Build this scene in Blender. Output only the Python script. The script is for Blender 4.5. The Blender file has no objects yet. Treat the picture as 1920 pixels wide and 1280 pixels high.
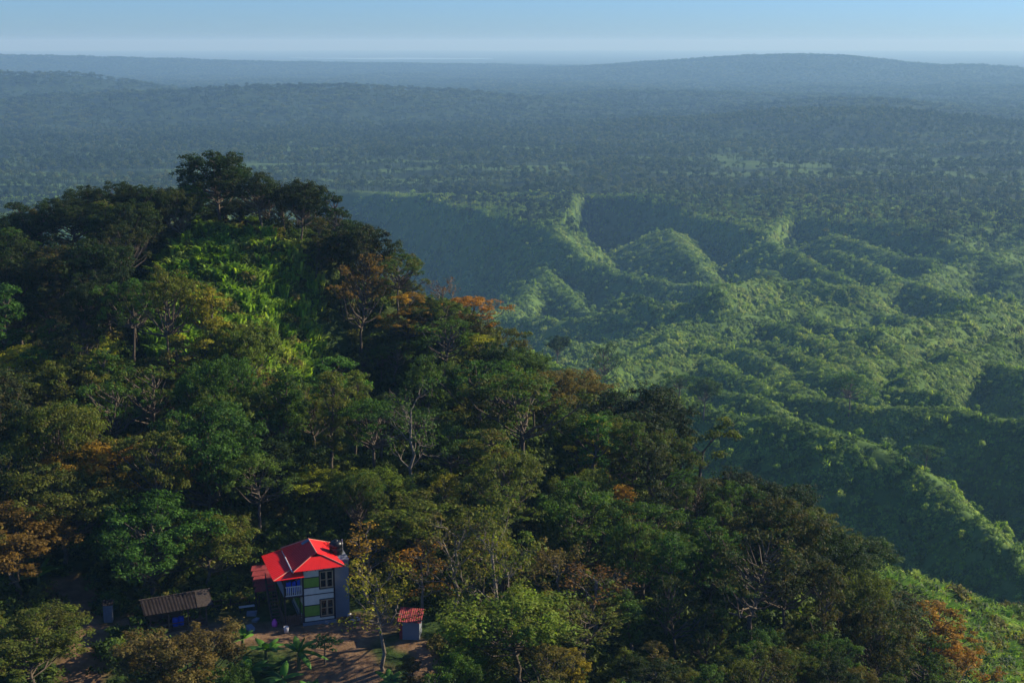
import bpy, math, random
import numpy as np
random.seed(7); RS = np.random.RandomState(11)
SC = bpy.context.scene; COL = SC.collection
R = math.radians
# ------------------------------------------------------------------ camera, sky, sun, exposure
PITCH = R(12.0)
cam_d = bpy.data.cameras.new('camera'); cam = bpy.data.objects.new('camera', cam_d); COL.objects.link(cam)
cam.location = (0, 0, 0); cam.rotation_euler = (math.pi/2 - PITCH, 0, 0)
cam_d.sensor_width = 36; cam_d.lens = 18/math.tan(R(20)); cam_d.clip_start = 1; cam_d.clip_end = 60000
SC.camera = cam
SUN_AZ, SUN_EL = R(69), R(27)          # azimuth from the view direction towards the right
w = bpy.data.worlds.new('World'); SC.world = w; w.use_nodes = True
nt = w.node_tree; bg = nt.nodes['Background']
sky = nt.nodes.new('ShaderNodeTexSky'); sky.sky_type = 'NISHITA'; sky.sun_disc = False
sky.sun_elevation = SUN_EL; sky.sun_rotation = SUN_AZ; sky.altitude = 300; sky.air_density = 1.0; sky.dust_density = 0.2; sky.ozone_density = 3.0
tint = nt.nodes.new('ShaderNodeMix'); tint.data_type = 'RGBA'; tint.blend_type = 'MULTIPLY'; tint.inputs[0].default_value = 1
tint.inputs[7].default_value = (0.42, 0.69, 1.24, 1)
nt.links.new(sky.outputs[0], tint.inputs[6]); nt.links.new(tint.outputs[2], bg.inputs[0]); bg.inputs[1].default_value = 0.078
sd = bpy.data.lights.new('sun', 'SUN'); sd.energy = 5.0; sd.angle = R(0.5); sd.color = (1.0, 0.89, 0.66)
sun = bpy.data.objects.new('sun', sd); COL.objects.link(sun)
sun.rotation_euler = (math.pi/2 - SUN_EL, 0, math.pi - SUN_AZ)
vs = SC.view_settings; vs.view_transform = 'Standard'; vs.look = 'None'; vs.exposure = 0.62; vs.gamma = 1; vs.use_curve_mapping = False
cy = SC.cycles; cy.max_bounces = 5; cy.diffuse_bounces = 2; cy.glossy_bounces = 1; cy.transmission_bounces = 2; cy.volume_bounces = 0; cy.transparent_max_bounces = 8
HAZE = 1.2e-4; HAZE_COL = (0.33, 0.62, 0.95)

# ------------------------------------------------------------------ helpers
F = 2638.0; CP, SP = math.cos(PITCH), math.sin(PITCH)
def pw(px, py, D):
    """point at range D (along Y) seen in the direction (px, py) of the 1920x1280 photograph"""
    u = (px-960)/F; v = (640-py)/F
    dy = CP + v*SP; dz = -SP + v*CP; t = D/dy
    return (u*t, D, dz*t)
def proj(x, y, z):
    dep = y*CP - z*SP; up = y*SP + z*CP
    return 960 + F*x/dep, 640 - F*up/dep
def tag(o, label=None, cat=None, group=None, kind=None):
    if label: o['label'] = label
    if cat: o['category'] = cat
    if group: o['group'] = group
    if kind: o['kind'] = kind
    return o
def link(name, me, parent=None, mat=None, loc=None):
    o = bpy.data.objects.new(name, me); COL.objects.link(o)
    if mat is not None and me is not None and not me.materials: me.materials.append(mat)
    if parent: o.parent = parent
    if loc is not None: o.location = loc
    return o
def empty(name, loc, rz=0):
    o = bpy.data.objects.new(name, None); o.empty_display_size = .5; COL.objects.link(o); o.location = loc; o.rotation_euler = (0, 0, rz); return o
def mesh_np(name, V, Fq, attrs=None, smooth=False):
    """V (n,3); Fq (m,k) faces with k equal corners"""
    V = np.asarray(V, np.float32); Fq = np.asarray(Fq, np.int32)
    me = bpy.data.meshes.new(name); k = Fq.shape[1]
    me.vertices.add(len(V)); me.vertices.foreach_set('co', V.ravel())
    me.loops.add(Fq.size); me.loops.foreach_set('vertex_index', Fq.ravel())
    me.polygons.add(len(Fq)); me.polygons.foreach_set('loop_start', np.arange(0, Fq.size, k, dtype=np.int32))
    me.update(calc_edges=True)
    me.polygons.foreach_set('use_smooth', np.full(len(Fq), bool(smooth)))
    for nm, dom, arr in (attrs or []):
        a = me.attributes.new(nm, 'FLOAT', dom); a.data.foreach_set('value', np.asarray(arr, np.float32))
    return me

# noise
def _perm(seed): return np.random.RandomState(seed).permutation(4096)
_P = {}
def pnoise(x, y, seed=0):
    if seed not in _P:
        r = np.random.RandomState(seed+100); _P[seed] = (r.permutation(1024), r.uniform(0, 2*np.pi, 1024))
    p, ang = _P[seed]
    xi = np.floor(x).astype(int); yi = np.floor(y).astype(int); xf = x-xi; yf = y-yi
    u = xf*xf*xf*(xf*(xf*6-15)+10); v = yf*yf*yf*(yf*(yf*6-15)+10)
    def g(ix, iy, dx, dy):
        a = ang[(p[(ix) & 1023] + iy*37 + (iy >> 3)*11) & 1023]; return np.cos(a)*dx + np.sin(a)*dy
    a = g(xi, yi, xf, yf); b = g(xi+1, yi, xf-1, yf); c = g(xi, yi+1, xf, yf-1); d = g(xi+1, yi+1, xf-1, yf-1)
    return ((a*(1-u)+b*u)*(1-v) + (c*(1-u)+d*u)*v)*1.5
def fbm(x, y, o=4, seed=0):
    s = 0; a = 1; t = 0
    for i in range(o): s = s + a*pnoise(x*2**i, y*2**i, seed+i); t += a; a *= .5
    return s/t
def ridged(x, y, o=4, seed=0):
    s = 0; a = 1; t = 0; w_ = 1
    for i in range(o):
        n = 1-np.abs(pnoise(x*2**i, y*2**i, seed+i))*1.6; n = np.clip(n, 0, 1)**2
        s = s + a*n*w_; t += a; a *= .5; w_ = np.clip(n*1.6, 0, 1)
    return s/t
def sstep(a, b, x): t = np.clip((x-a)/(b-a), 0, 1); return t*t*(3-2*t)
class TPS:
    def __init__(s, P, z, lam=1e-4):
        s.P = np.array(P, float); n = len(P); K = s.k(s.P, s.P) + lam*np.eye(n)
        A = np.zeros((n+3, n+3)); A[:n, :n] = K; A[:n, n] = 1; A[:n, n+1:] = s.P; A[n, :n] = 1; A[n+1:, :n] = s.P.T
        s.w = np.linalg.solve(A, np.r_[z, 0, 0, 0])
    def k(s, a, b):
        d = ((a[:, None, :]-b[None, :, :])**2).sum(2); return np.where(d > 1e-12, .5*d*np.log(d+1e-12), 0)
    def __call__(s, Q):
        out = np.empty(len(Q))
        for i in range(0, len(Q), 50000):
            q = Q[i:i+50000]; out[i:i+50000] = s.k(q, s.P)@s.w[:-3] + s.w[-3] + q@s.w[-2:]
        return out
def tl(x, y):     # interpolation space: bearing and log distance
    r = np.hypot(x, y); return np.stack([np.arctan2(x, y)*2.2, np.log(r)], -1)

# ------------------------------------------------------------------ terrain
near_pts = [pw(*p) for p in [
 (-500,1280,112),(0,1280,114),(300,1280,115),(600,1280,115),(900,1280,115),(1200,1280,116),(1500,1280,121),(1750,1280,150),(1920,1280,190),
 (300,1165,124),(100,1150,125),(450,1165,124),(600,1165,124),(770,1200,121),(960,1200,122),(1200,1100,140),(1500,1190,132),
 (600,900,150),(300,900,152),(0,1000,140),(-400,1000,142),(450,700,178),(250,720,172),(0,700,180),(-400,700,182),(200,560,198),
 (0,500,215),(240,455,218),(415,430,212),(600,480,207),(-400,460,232),
 (720,570,205),(860,650,197),(940,735,190),(1090,865,180),(1200,925,174),(1290,985,168),(1480,1080,162),(1620,1130,160),
 (700,750,194),(610,640,198),(640,860,160),(800,800,175),(1000,1000,150),(1650,1090,200),(1780,1125,208),(1920,1170,215),(2150,1240,225)]]
fr = [(x*1.27, y*1.27, z-52) for (px, py, D) in [(0,500,215),(240,455,218),(415,430,212),(600,480,207),(-400,460,232),(720,570,205),(860,650,197),(940,735,190),(1090,865,180),(1200,925,174),(1290,985,168)] for (x, y, z) in [pw(px, py, D)]]
fr += [(x*1.14, y*1.14, z-22) for (px, py, D) in [(1480,1080,190),(1650,1090,205),(1780,1125,210),(1920,1170,218),(2150,1240,228)] for (x, y, z) in [pw(px, py, D)]]
far_drop = [(math.sin(a)*D, math.cos(a)*D, z) for a in [-.6,-.4,-.2,0,.2,.4,.6] for D, z in ((340,-180),(420,-260),(900,-700))]
close = [(math.sin(a)*D, math.cos(a)*D, z) for a in [-.7,-.35,0,.35,.7] for D, z in ((70,-54),(30,-52),(8,-50))]
_n = np.array(near_pts+fr+far_drop+close); NEAR = TPS(tl(_n[:, 0], _n[:, 1]), _n[:, 2], 1e-4)
def bx_(px, D, z): return ((px-960)/F*(D*CP - z*SP), D, z)
base_pts = [bx_(*p) for p in [(300,600,-235),(300,1000,-275),(300,1300,-285),(800,1350,-285),(900,1200,-262),(950,1000,-224),(1000,700,-192),(1000,520,-172),(1250,1430,-246),
 (1300,1150,-214),(1300,900,-194),(1350,700,-168),(1400,560,-152),(1700,1300,-212),(1700,1000,-192),(1700,750,-170),(1700,600,-160),(2200,1000,-200),(2200,600,-185),
 (1300,380,-205),(1000,380,-215),(1500,370,-208),(1700,330,-205),(1900,290,-205),(600,400,-240),(2000,430,-205),(2400,300,-210),(-600,500,-240),(-600,1200,-260),
 (1250,470,-180),(1500,480,-170),(1750,470,-195),(0,250,-240),(1000,250,-240),(2000,200,-230),
 (-800,2500,-215),(500,2500,-200),(1500,2500,-200),(2500,2500,-200)]]
_b = np.array(base_pts); BASE = TPS(tl(_b[:, 0], _b[:, 1]), _b[:, 2], 1e-3)
RIMX = [-800,300,600,720,900,1005,1045,1095,1250,1400,1440,1490,1600,1750,1920,2400]
RIMD = [1500,1600,1800,1750,1560,1400,1440,1760,1640,1440,1410,1560,1480,1420,1500,1500]
SPINES = [
 ([(1180,560,1080),(1290,575,1020),(1420,600,930),(1540,640,820),(1640,700,690)], .95),
 ([(1230,655,800),(1330,640,830),(1450,650,800),(1560,690,700),(1640,745,600)], .95),
 ([(1400,560,1080),(1500,590,960),(1620,615,880),(1760,650,780),(1930,700,650)], .95),
 ([(1560,470,1340),(1680,520,1180),(1800,560,1030),(1930,585,950)], .9),
 ([(1420,500,1320),(1500,540,1180),(1560,585,1000),(1600,640,850)], .9), # (points (px,py,D), side slope)
 ([(960,660,540),(1000,668,520),(1100,705,495),(1220,745,475),(1400,785,455),(1520,800,445),(1640,835,430),(1780,935,400),(1920,1040,370),(2120,1200,335)], 1.05),
 ([(1028,392,1440),(1042,440,1400),(1090,480,1340),(1150,512,1290),(1300,535,1240),(1450,548,1180),(1560,540,1130)], .85),
 ([(1015,500,1330),(1040,540,1240),(1095,585,1130),(1200,612,1020)], .8),
 ([(900,600,1120),(980,560,1180),(1015,520,1290)], .7),
 ([(1440,455,1370),(1530,495,1250),(1620,545,1110),(1780,505,1250),(1920,460,1400)], .75),
 ([(1250,430,1500),(1330,520,1300)], .5),
 ([(1560,440,1420),(1650,470,1330),(1760,490,1260)], .6),
 ([(1600,420,1500),(1740,440,1420),(1900,500,1250)], .5),
 ([(900,592,1090),(1050,598,1060),(1180,585,1050),(1350,560,1080)], .8),
 ([(1150,680,800),(1240,635,860),(1350,600,900),(1500,572,960),(1650,585,970),(1780,610,920),(1870,665,850)], .85),
 ([(1130,700,700),(1210,680,720),(1300,668,740),(1380,690,700),(1450,742,620)], .9),
 ([(1290,640,820),(1400,660,780),(1460,700,720),(1500,745,640)], .85),
 ([(1700,705,640),(1800,672,690),(1920,632,760),(2100,600,800)], 1.0),
 ([(1440,735,610),(1560,758,570),(1680,765,550),(1800,772,540),(1930,790,520),(2150,830,480)], 1.0),
 ([(1500,620,850),(1580,650,790),(1690,690,720)], .8),
 ([(1340,540,1000),(1440,520,1060),(1620,540,1040)], .8),
 ([(1050,650,880),(1180,640,900),(1300,600,960)], .85),
 ([(1640,620,800),(1760,600,860),(1900,560,930)], .85),
 ([(1560,690,700),(1700,650,770),(1850,600,850)], .9),
 ([(1220,720,640),(1330,728,620),(1440,770,560)], .9),
 ([(1500,700,690),(1620,720,640),(1760,735,600)], .9),
]
def polydist(x, y, P):
    best = np.full(x.shape, 1e9); h = np.zeros(x.shape)
    for (a, b) in zip(P[:-1], P[1:]):
        ax, ay, az = a; bx2, by2, bz = b; dx, dy = bx2-ax, by2-ay; L = dx*dx+dy*dy
        t = np.clip(((x-ax)*dx + (y-ay)*dy)/L, 0, 1)
        d = np.hypot(x-(ax+t*dx), y-(ay+t*dy)); m = d < best
        best = np.where(m, d, best); h = np.where(m, az+t*(bz-az), h)
    return best, h
def smax(a, b, k): h = np.clip(.5+.5*(a-b)/k, 0, 1); return b*(1-h)+a*h + k*h*(1-h)
FARH = [ # distant ridges: points (px,py,D), half width, foot
 ([(-300,128,4200),(0,136,4300),(150,140,4500),(330,170,4800)], 500),
 ([(150,180,3600),(400,168,3700),(650,160,3900),(850,170,4100),(1000,186,4300)], 600),
 ([(-400,100,8600),(0,103,8600),(150,106,8800),(500,116,9200),(900,121,9600),(1120,125,9900)], 1100),
 ([(1060,128,8600),(1200,118,8300),(1350,108,8000),(1500,101,7800),(1600,106,7700),(1700,118,7600),(1770,125,7500),(1830,121,7300),(1900,131,7200),(2100,150,7000)], 1300),
 ([(980,186,4700),(1150,172,4600),(1350,175,4500),(1500,180,4500)], 550),
 ([(1560,188,3700),(1680,190,3600),(1800,210,3500),(2000,240,3300)], 420),
 ([(1300,225,3000),(1480,208,3000),(1640,205,2950),(1800,225,2800),(1900,245,2700),(2100,280,2500)], 420),
 ([(1700,170,5600),(1900,165,5400),(2100,150,5300)], 700),
]
def H(x, y):
    x = np.asarray(x, float); y = np.asarray(y, float); shp = x.shape; x = x.ravel(); y = y.ravel()
    q = tl(x, y); r = np.hypot(x, y)
    zn = NEAR(q) + 1.2*fbm(x/18, y/18, 3, 5)*sstep(60, 100, r)
    zb = BASE(q)
    pxa = 960 + F*x/(np.maximum(y, 1)*CP + 200*SP)
    wob = 45*fbm(x/260, y/260, 3, 21)
    rim = np.interp(pxa, RIMX, RIMD) + wob
    plat = -184 + 7*fbm(x/330, y/160, 4, 31) + 9*ridged(x/420+3, y/170, 3, 41) - 6 + np.clip((r-2500)/5000, 0, 1)*fbm(x/900, y/700, 3, 51)*26
    fl = zb - 28*sstep(560, 640, r)*(1-sstep(1250, 1400, r)) + 44*(ridged(x/300 + .9*fbm(x/190, y/190, 2, 71), y/130 + .7*fbm(x/170+4, y/170, 2, 72), 4, 61)-.42)*sstep(420, 560, r)*(1-.6*sstep(1200, 1420, r)*(pxa < 1450))
    fl = fl + 15*(ridged(x/110+7+.5*fbm(x/70, y/70, 2, 74), y/60 + .5*fbm(x/80, y/80, 2, 73), 3, 67)-.45)*sstep(420, 560, r)*(1-.8*sstep(1250, 1420, r)*(pxa < 1450))
    for pts, s in SPINES:
        P = [pw(*p) for p in pts]; d, h = polydist(x + 10*fbm(x/60, y/60, 2, 81), y + 10*fbm(x/60+9, y/60, 2, 83), P)
        hh = h - s*(np.sqrt(d*d+12)-3.5) + 3.5*fbm(x/40, y/40, 3, 91)
        fl = smax(hh, fl, 4)
    t = np.clip((r-rim)/60 + .5, 0, 1); t = t - .05*np.sin(t*6.28)
    z = fl*(1-t) + plat*t
    k = 1-np.clip((r-rim)/20+.5, 0, 1)
    z = np.where(r > rim+60, plat, z)
    z = np.where(r > 13000, np.minimum(z, -192), z)
    for pts, wd in FARH:
        P = [pw(*p) for p in pts]; d, h = polydist(x, y, P)
        hh = -200 + (h+200)*np.exp(-(d/wd)**2*1.6) + 8*fbm(x/200, y/200, 4, 95)*(h > -190)
        z = np.where(r > 2000, smax(hh-6, z, 8), z)
    z = np.where(r < 700, smax(zn, z, 6), z)
    # the levelled yard round the houses
    g = np.exp(-(((x-YX)/24)**4 + ((y-YY)/9)**4)); z = z*(1-g) + (YZ)*g
    return z.reshape(shp)
YX, YY, YZ = pw(520, 1165, 124)[0], 124.5, -53.7
def ground_at(px, D):
    x = (px-960)/F*D*1.03
    for _ in range(4):
        z = float(H(np.array([x]), np.array([D]))[0]); x = (px-960)/F*(D*CP - z*SP)
    return x, D, z

def nodes(m): m.use_nodes = True; t = m.node_tree; return t, t.nodes['Principled BSDF']
def nn(t, typ, **kw):
    n = t.nodes.new(typ)
    for k_, v_ in kw.items(): setattr(n, k_, v_)
    return n
def ramp(t, fac, stops, interp='LINEAR'):
    r = nn(t, 'ShaderNodeValToRGB'); r.color_ramp.interpolation = interp; e = r.color_ramp.elements
    while len(e) < len(stops): e.new(.5)
    for el, (p_, c_) in zip(e, stops): el.position = p_; el.color = (*c_, 1)
    t.links.new(fac, r.inputs[0]); return r.outputs[0]
def noise(t, scale, detail=4, vec=None, rough=.6):
    n = nn(t, 'ShaderNodeTexNoise'); n.inputs['Scale'].default_value = scale; n.inputs['Detail'].default_value = detail; n.inputs['Roughness'].default_value = rough
    if vec is None:
        g = nn(t, 'ShaderNodeNewGeometry'); vec = g.outputs['Position']
    t.links.new(vec, n.inputs['Vector']); return n.outputs['Fac']
def mixc(t, fac, a, b, bt='MIX'):
    n = nn(t, 'ShaderNodeMix', data_type='RGBA', blend_type=bt)
    for i, v_ in ((0, fac), (6, a), (7, b)):
        if hasattr(v_, 'links'): t.links.new(v_, n.inputs[i])
        else: n.inputs[i].default_value = v_ if i == 0 else (*v_[:3], 1)
    return n.outputs[2]
def simple(name, col, rough=.8, spec=.25, var=.25, scale=2.0, bump=0, metal=0):
    m = bpy.data.materials.new(name); t, p = nodes(m)
    g = noise(t, scale, 5, nn(t, 'ShaderNodeTexCoord').outputs['Object'])
    c = ramp(t, g, [(.25, tuple(v_*(1-var) for v_ in col)), (.75, tuple(min(1, v_*(1+var)) for v_ in col))])
    t.links.new(c, p.inputs['Base Color']); p.inputs['Roughness'].default_value = rough
    p.inputs['Specular IOR Level'].default_value = spec; p.inputs['Metallic'].default_value = metal
    if bump:
        b = nn(t, 'ShaderNodeBump'); b.inputs['Strength'].default_value = bump; t.links.new(g, b.inputs['Height']); t.links.new(b.outputs[0], p.inputs['Normal'])
    return m
# ground material
gm = bpy.data.materials.new('ground_soil_and_scrub'); t, p = nodes(gm)
n1 = noise(t, .09, 6); n2 = noise(t, .9, 5); n3 = noise(t, .012, 4)
veg = ramp(t, n2, [(.3, (.018, .035, .010)), (.55, (.045, .080, .018)), (.75, (.090, .115, .030))])
dry = ramp(t, n1, [(.35, (.055, .060, .022)), (.7, (.12, .095, .04))])
c = mixc(t, ramp(t, n3, [(.45, (0, 0, 0)), (.62, (1, 1, 1))]), veg, dry)
mead = ramp(t, noise(t, .05, 6), [(.35, (.05, .095, .018)), (.55, (.09, .155, .03)), (.7, (.13, .19, .04))])
wo = nn(t, 'ShaderNodeAttribute', attribute_name='wooded'); c = mixc(t, wo.outputs['Fac'], c, ramp(t, noise(t, .02, 6), [(.35, (.014, .030, .010)), (.65, (.030, .055, .016))]))
fa = nn(t, 'ShaderNodeAttribute', attribute_name='meadow'); c = mixc(t, fa.outputs['Fac'], c, mead)
soil = ramp(t, n2, [(.3, (.13, .075, .040)), (.7, (.26, .16, .09))])
at = nn(t, 'ShaderNodeAttribute', attribute_name='bare'); c = mixc(t, at.outputs['Fac'], c, soil)
t.links.new(c, p.inputs['Base Color']); p.inputs['Roughness'].default_value = .95; p.inputs['Specular IOR Level'].default_value = .1
b = nn(t, 'ShaderNodeBump'); b.inputs['Strength'].default_value = .6; b.inputs['Distance'].default_value = .3; t.links.new(n2, b.inputs['Height']); t.links.new(b.outputs[0], p.inputs['Normal'])

PATHS = [[(130,1118,131),(150,1165,125),(158,1210,121),(150,1290,113)], [(590,1290,113),(620,1230,118),(650,1190,122),(610,1180,124)], [(700,1290,113),(650,1240,117)], [(330,1180,122),(560,1180,122),(700,1170,124)], [(820,1290,113),(790,1215,119),(770,1205,120)], [(240,1160,125),(330,1180,122)]]
PATHS = [[pw(*q) for q in P] for P in PATHS]
def bare_at(x, y):
    d = np.full(np.shape(x), 99.)
    for P, wd in zip(PATHS, (2.4, 3.4, 2.6, 3.0, 1.6, 1.6)): d = np.minimum(d, polydist(x, y, P)[0]/wd)
    return 1-sstep(.55, 1.25, d + .5*fbm(np.asarray(x)/2.2, np.asarray(y)/2.2, 3, 7))
rr = np.r_[np.array([5., 25, 50, 70]), np.geomspace(80, 270, 150)[0:], np.geomspace(272, 1650, 430), np.geomspace(1660, 6000, 150), np.geomspace(6100, 34000, 50)]
aa = np.linspace(R(-40), R(40), 460)
RR, AA = np.meshgrid(rr, aa, indexing='ij'); X = RR*np.sin(AA); Y = RR*np.cos(AA); Z = H(X, Y)
nr, na = X.shape; idx = np.arange(nr*na).reshape(nr, na)
Q = np.stack([idx[:-1, :-1], idx[:-1, 1:], idx[1:, 1:], idx[1:, :-1]], -1).reshape(-1, 4)[:, ::-1]
def _grid():
    dx = np.gradient(X, axis=0), np.gradient(X, axis=1); dy = np.gradient(Y, axis=0), np.gradient(Y, axis=1); dz = np.gradient(Z, axis=0), np.gradient(Z, axis=1)
    n = np.stack([dy[0]*dz[1]-dz[0]*dy[1], dz[0]*dx[1]-dx[0]*dz[1], dx[0]*dy[1]-dy[0]*dx[1]], -1); n *= np.sign(n[..., 2:3]); return n/np.linalg.norm(n, axis=-1, keepdims=True)
NRM = _grid()
def hg(x, y, normal=False):     # height (and normal) read off the terrain sheet itself
    r = np.hypot(x, y); a = np.arctan2(x, y); i = np.clip(np.searchsorted(rr, r)-1, 0, nr-2); fi = (r-rr[i])/(rr[i+1]-rr[i])
    j_ = (a-aa[0])/(aa[1]-aa[0]); j = np.clip(j_.astype(int), 0, na-2); fj = j_-j
    z = (Z[i, j]*(1-fj)+Z[i, j+1]*fj)*(1-fi) + (Z[i+1, j]*(1-fj)+Z[i+1, j+1]*fj)*fi
    return (z, NRM[i, j]) if normal else z
bare = np.where(RR < 150, bare_at(X, Y), 0)
MEAD = sstep(300, 420, RR)*(1-sstep(2500, 3300, RR))*(1-sstep(1600, 1800, RR)*(1-.8*sstep(.02, .2, -fbm(X/260+5, Y/90, 4, 321))))
def grass_zone(px, py, x, y):
    e = fbm(x/14, y/14, 3, 301)*.5
    return ((((px-440)/165)**2 + ((py-610)/170)**2 + e) < 1.0) | ((((px-560)/75)**2 + ((py-730)/80)**2 + e) < 1.0) | ((px > 1600+60*e) & (y > 150))
_px, _py = proj(X, Y, Z); MEAD = np.where((RR > 130) & ((_px < 1500) | (fbm(X/5, Y/5, 3, 333) > .05)) & (RR < 245) & grass_zone(_px, _py, X, Y), 1., MEAD)
terrain = link('terrain', mesh_np('terrain', np.stack([X, Y, Z], -1).reshape(-1, 3), Q, [('bare', 'POINT', bare.ravel()), ('wooded', 'POINT', sstep(1500, 1750, RR).ravel()), ('meadow', 'POINT', MEAD.ravel())], True), mat=gm)
tag(terrain, 'green wooded hills, valleys and plain running back to the horizon', kind='structure')
# bounding haze
zmin = float(Z.min())
hv = bpy.data.materials.new('haze_air'); hv.use_nodes = True; t = hv.node_tree; t.nodes.clear()
o_ = t.nodes.new('ShaderNodeOutputMaterial'); v_ = t.nodes.new('ShaderNodeVolumePrincipled'); t.links.new(v_.outputs[0], o_.inputs['Volume'])
v_.inputs['Color'].default_value = (*HAZE_COL, 1); v_.inputs['Density'].default_value = HAZE; v_.inputs['Anisotropy'].default_value = .15
v_.inputs['Absorption Color'].default_value = (.45, .45, .45, 1)
x0, x1, y0, y1, z0, z1 = -24000., 24000., -60., 34500., zmin-1, 45.
hz = link('haze', mesh_np('haze', [(x, y, z) for z in (z0, z1) for x, y in ((x0, y0), (x1, y0), (x1, y1), (x0, y1))], [(0,3,2,1),(4,5,6,7),(0,1,5,4),(1,2,6,5),(2,3,7,6),(3,0,4,7)]), mat=hv)
tag(hz, 'pale blue air haze thickening over the far valley', kind='stuff')
# ------------------------------------------------------------------ foliage and bark materials
def leaf_mat(name, stuff_cols=None, gloss=.14, nscale=.03, trans=.36):
    m = bpy.data.materials.new(name); t, p = nodes(m)
    oi = nn(t, 'ShaderNodeObjectInfo'); at = nn(t, 'ShaderNodeAttribute', attribute_name='tint'); at2 = nn(t, 'ShaderNodeAttribute', attribute_name='turn')
    if stuff_cols:
        g = noise(t, nscale, 3)
        ad = nn(t, 'ShaderNodeMath', operation='MULTIPLY_ADD'); t.links.new(oi.outputs['Random'], ad.inputs[0]); ad.inputs[1].default_value = .5; t.links.new(g, ad.inputs[2])
        base = ramp(t, ad.outputs[0], [(.45, stuff_cols[0]), (.65, stuff_cols[1]), (.85, stuff_cols[2]), (1.0, stuff_cols[3])])
    else:
        base = oi.outputs['Color']
    # leaf to leaf and clump to clump difference, plus sunlit clump tops painted lighter
    v = ramp(t, at.outputs['Fac'], [(0, (.35, .40, .40)), (.5, (1.0, 1.05, .85)), (1, (2.1, 2.0, 1.3))])
    c = mixc(t, 1.0, base, v, 'MULTIPLY')
    if not stuff_cols:   # 'turn': clumps that have turned yellow or brown on that tree (alpha of the object colour says how many)
        mm = nn(t, 'ShaderNodeMath', operation='MULTIPLY'); t.links.new(at2.outputs['Fac'], mm.inputs[0]); t.links.new(oi.outputs['Alpha'], mm.inputs[1])
        c = mixc(t, mm.outputs[0], c, (.20, .12, .02))
    t.links.new(c, p.inputs['Base Color']); p.inputs['Roughness'].default_value = .62; p.inputs['Specular IOR Level'].default_value = gloss
    tr = nn(t, 'ShaderNodeBsdfTranslucent'); t.links.new(mixc(t, 1.0, c, (1.5, 1.5, .6), 'MULTIPLY'), tr.inputs['Color'])
    mx = nn(t, 'ShaderNodeMixShader'); mx.inputs[0].default_value = trans
    out = t.nodes['Material Output']; t.links.new(p.outputs[0], mx.inputs[1]); t.links.new(tr.outputs[0], mx.inputs[2]); t.links.new(mx.outputs[0], out.inputs['Surface'])
    return m
M_LEAF = leaf_mat('leaf')
M_SCRUB = leaf_mat('scrub_leaf', [(.028, .055, .012), (.055, .095, .018), (.095, .13, .026), (.14, .12, .035)], nscale=.04)
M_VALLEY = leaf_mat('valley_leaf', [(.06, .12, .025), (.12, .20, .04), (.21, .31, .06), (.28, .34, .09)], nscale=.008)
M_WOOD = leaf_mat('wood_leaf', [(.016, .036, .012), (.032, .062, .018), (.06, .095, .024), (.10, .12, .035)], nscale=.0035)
M_BAM = leaf_mat('bamboo_leaf', [(.10, .19, .025), (.17, .29, .04), (.25, .36, .055), (.28, .33, .08)], nscale=.05)
def bark(name, a, b_):
    m = bpy.data.materials.new(name); t, p = nodes(m); g = noise(t, 3.0, 6)
    t.links.new(ramp(t, g, [(.35, a), (.65, b_)]), p.inputs['Base Color']); p.inputs['Roughness'].default_value = .9; p.inputs['Specular IOR Level'].default_value = .15
    return m
M_BARK = bark('grey_brown_bark', (.07, .052, .038), (.15, .12, .09)); M_PALE = bark('pale_bark', (.11, .09, .07), (.24, .20, .16))

# ------------------------------------------------------------------ tree builders (plain arrays)
def tube(pts, rad, k=6):
    pts = np.asarray(pts, float); n = len(pts); T = np.gradient(pts, axis=0); T /= np.linalg.norm(T, axis=1)[:, None]+1e-9
    ref = np.where(np.abs(T[:, 2:3]) > .9, [[1., 0, 0]], [[0, 0, 1.]]); U = np.cross(T, ref); U /= np.linalg.norm(U, axis=1)[:, None]; W = np.cross(T, U)
    a = np.arange(k)/k*2*np.pi; ring = np.cos(a)[None, :, None]*U[:, None] + np.sin(a)[None, :, None]*W[:, None]
    V = (pts[:, None] + ring*np.asarray(rad)[:, None, None]).reshape(-1, 3)
    i = np.arange(n-1)[:, None]*k; j = np.arange(k)[None]; j2 = (j+1) % k
    Fq = np.stack([i+j, i+j2, i+k+j2, i+k+j], -1).reshape(-1, 4)
    return V, Fq
def join(parts):
    V = []; Fq = []; o = 0
    for v, f in parts: V.append(v); Fq.append(f+o); o += len(v)
    return np.concatenate(V), np.concatenate(Fq)
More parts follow.
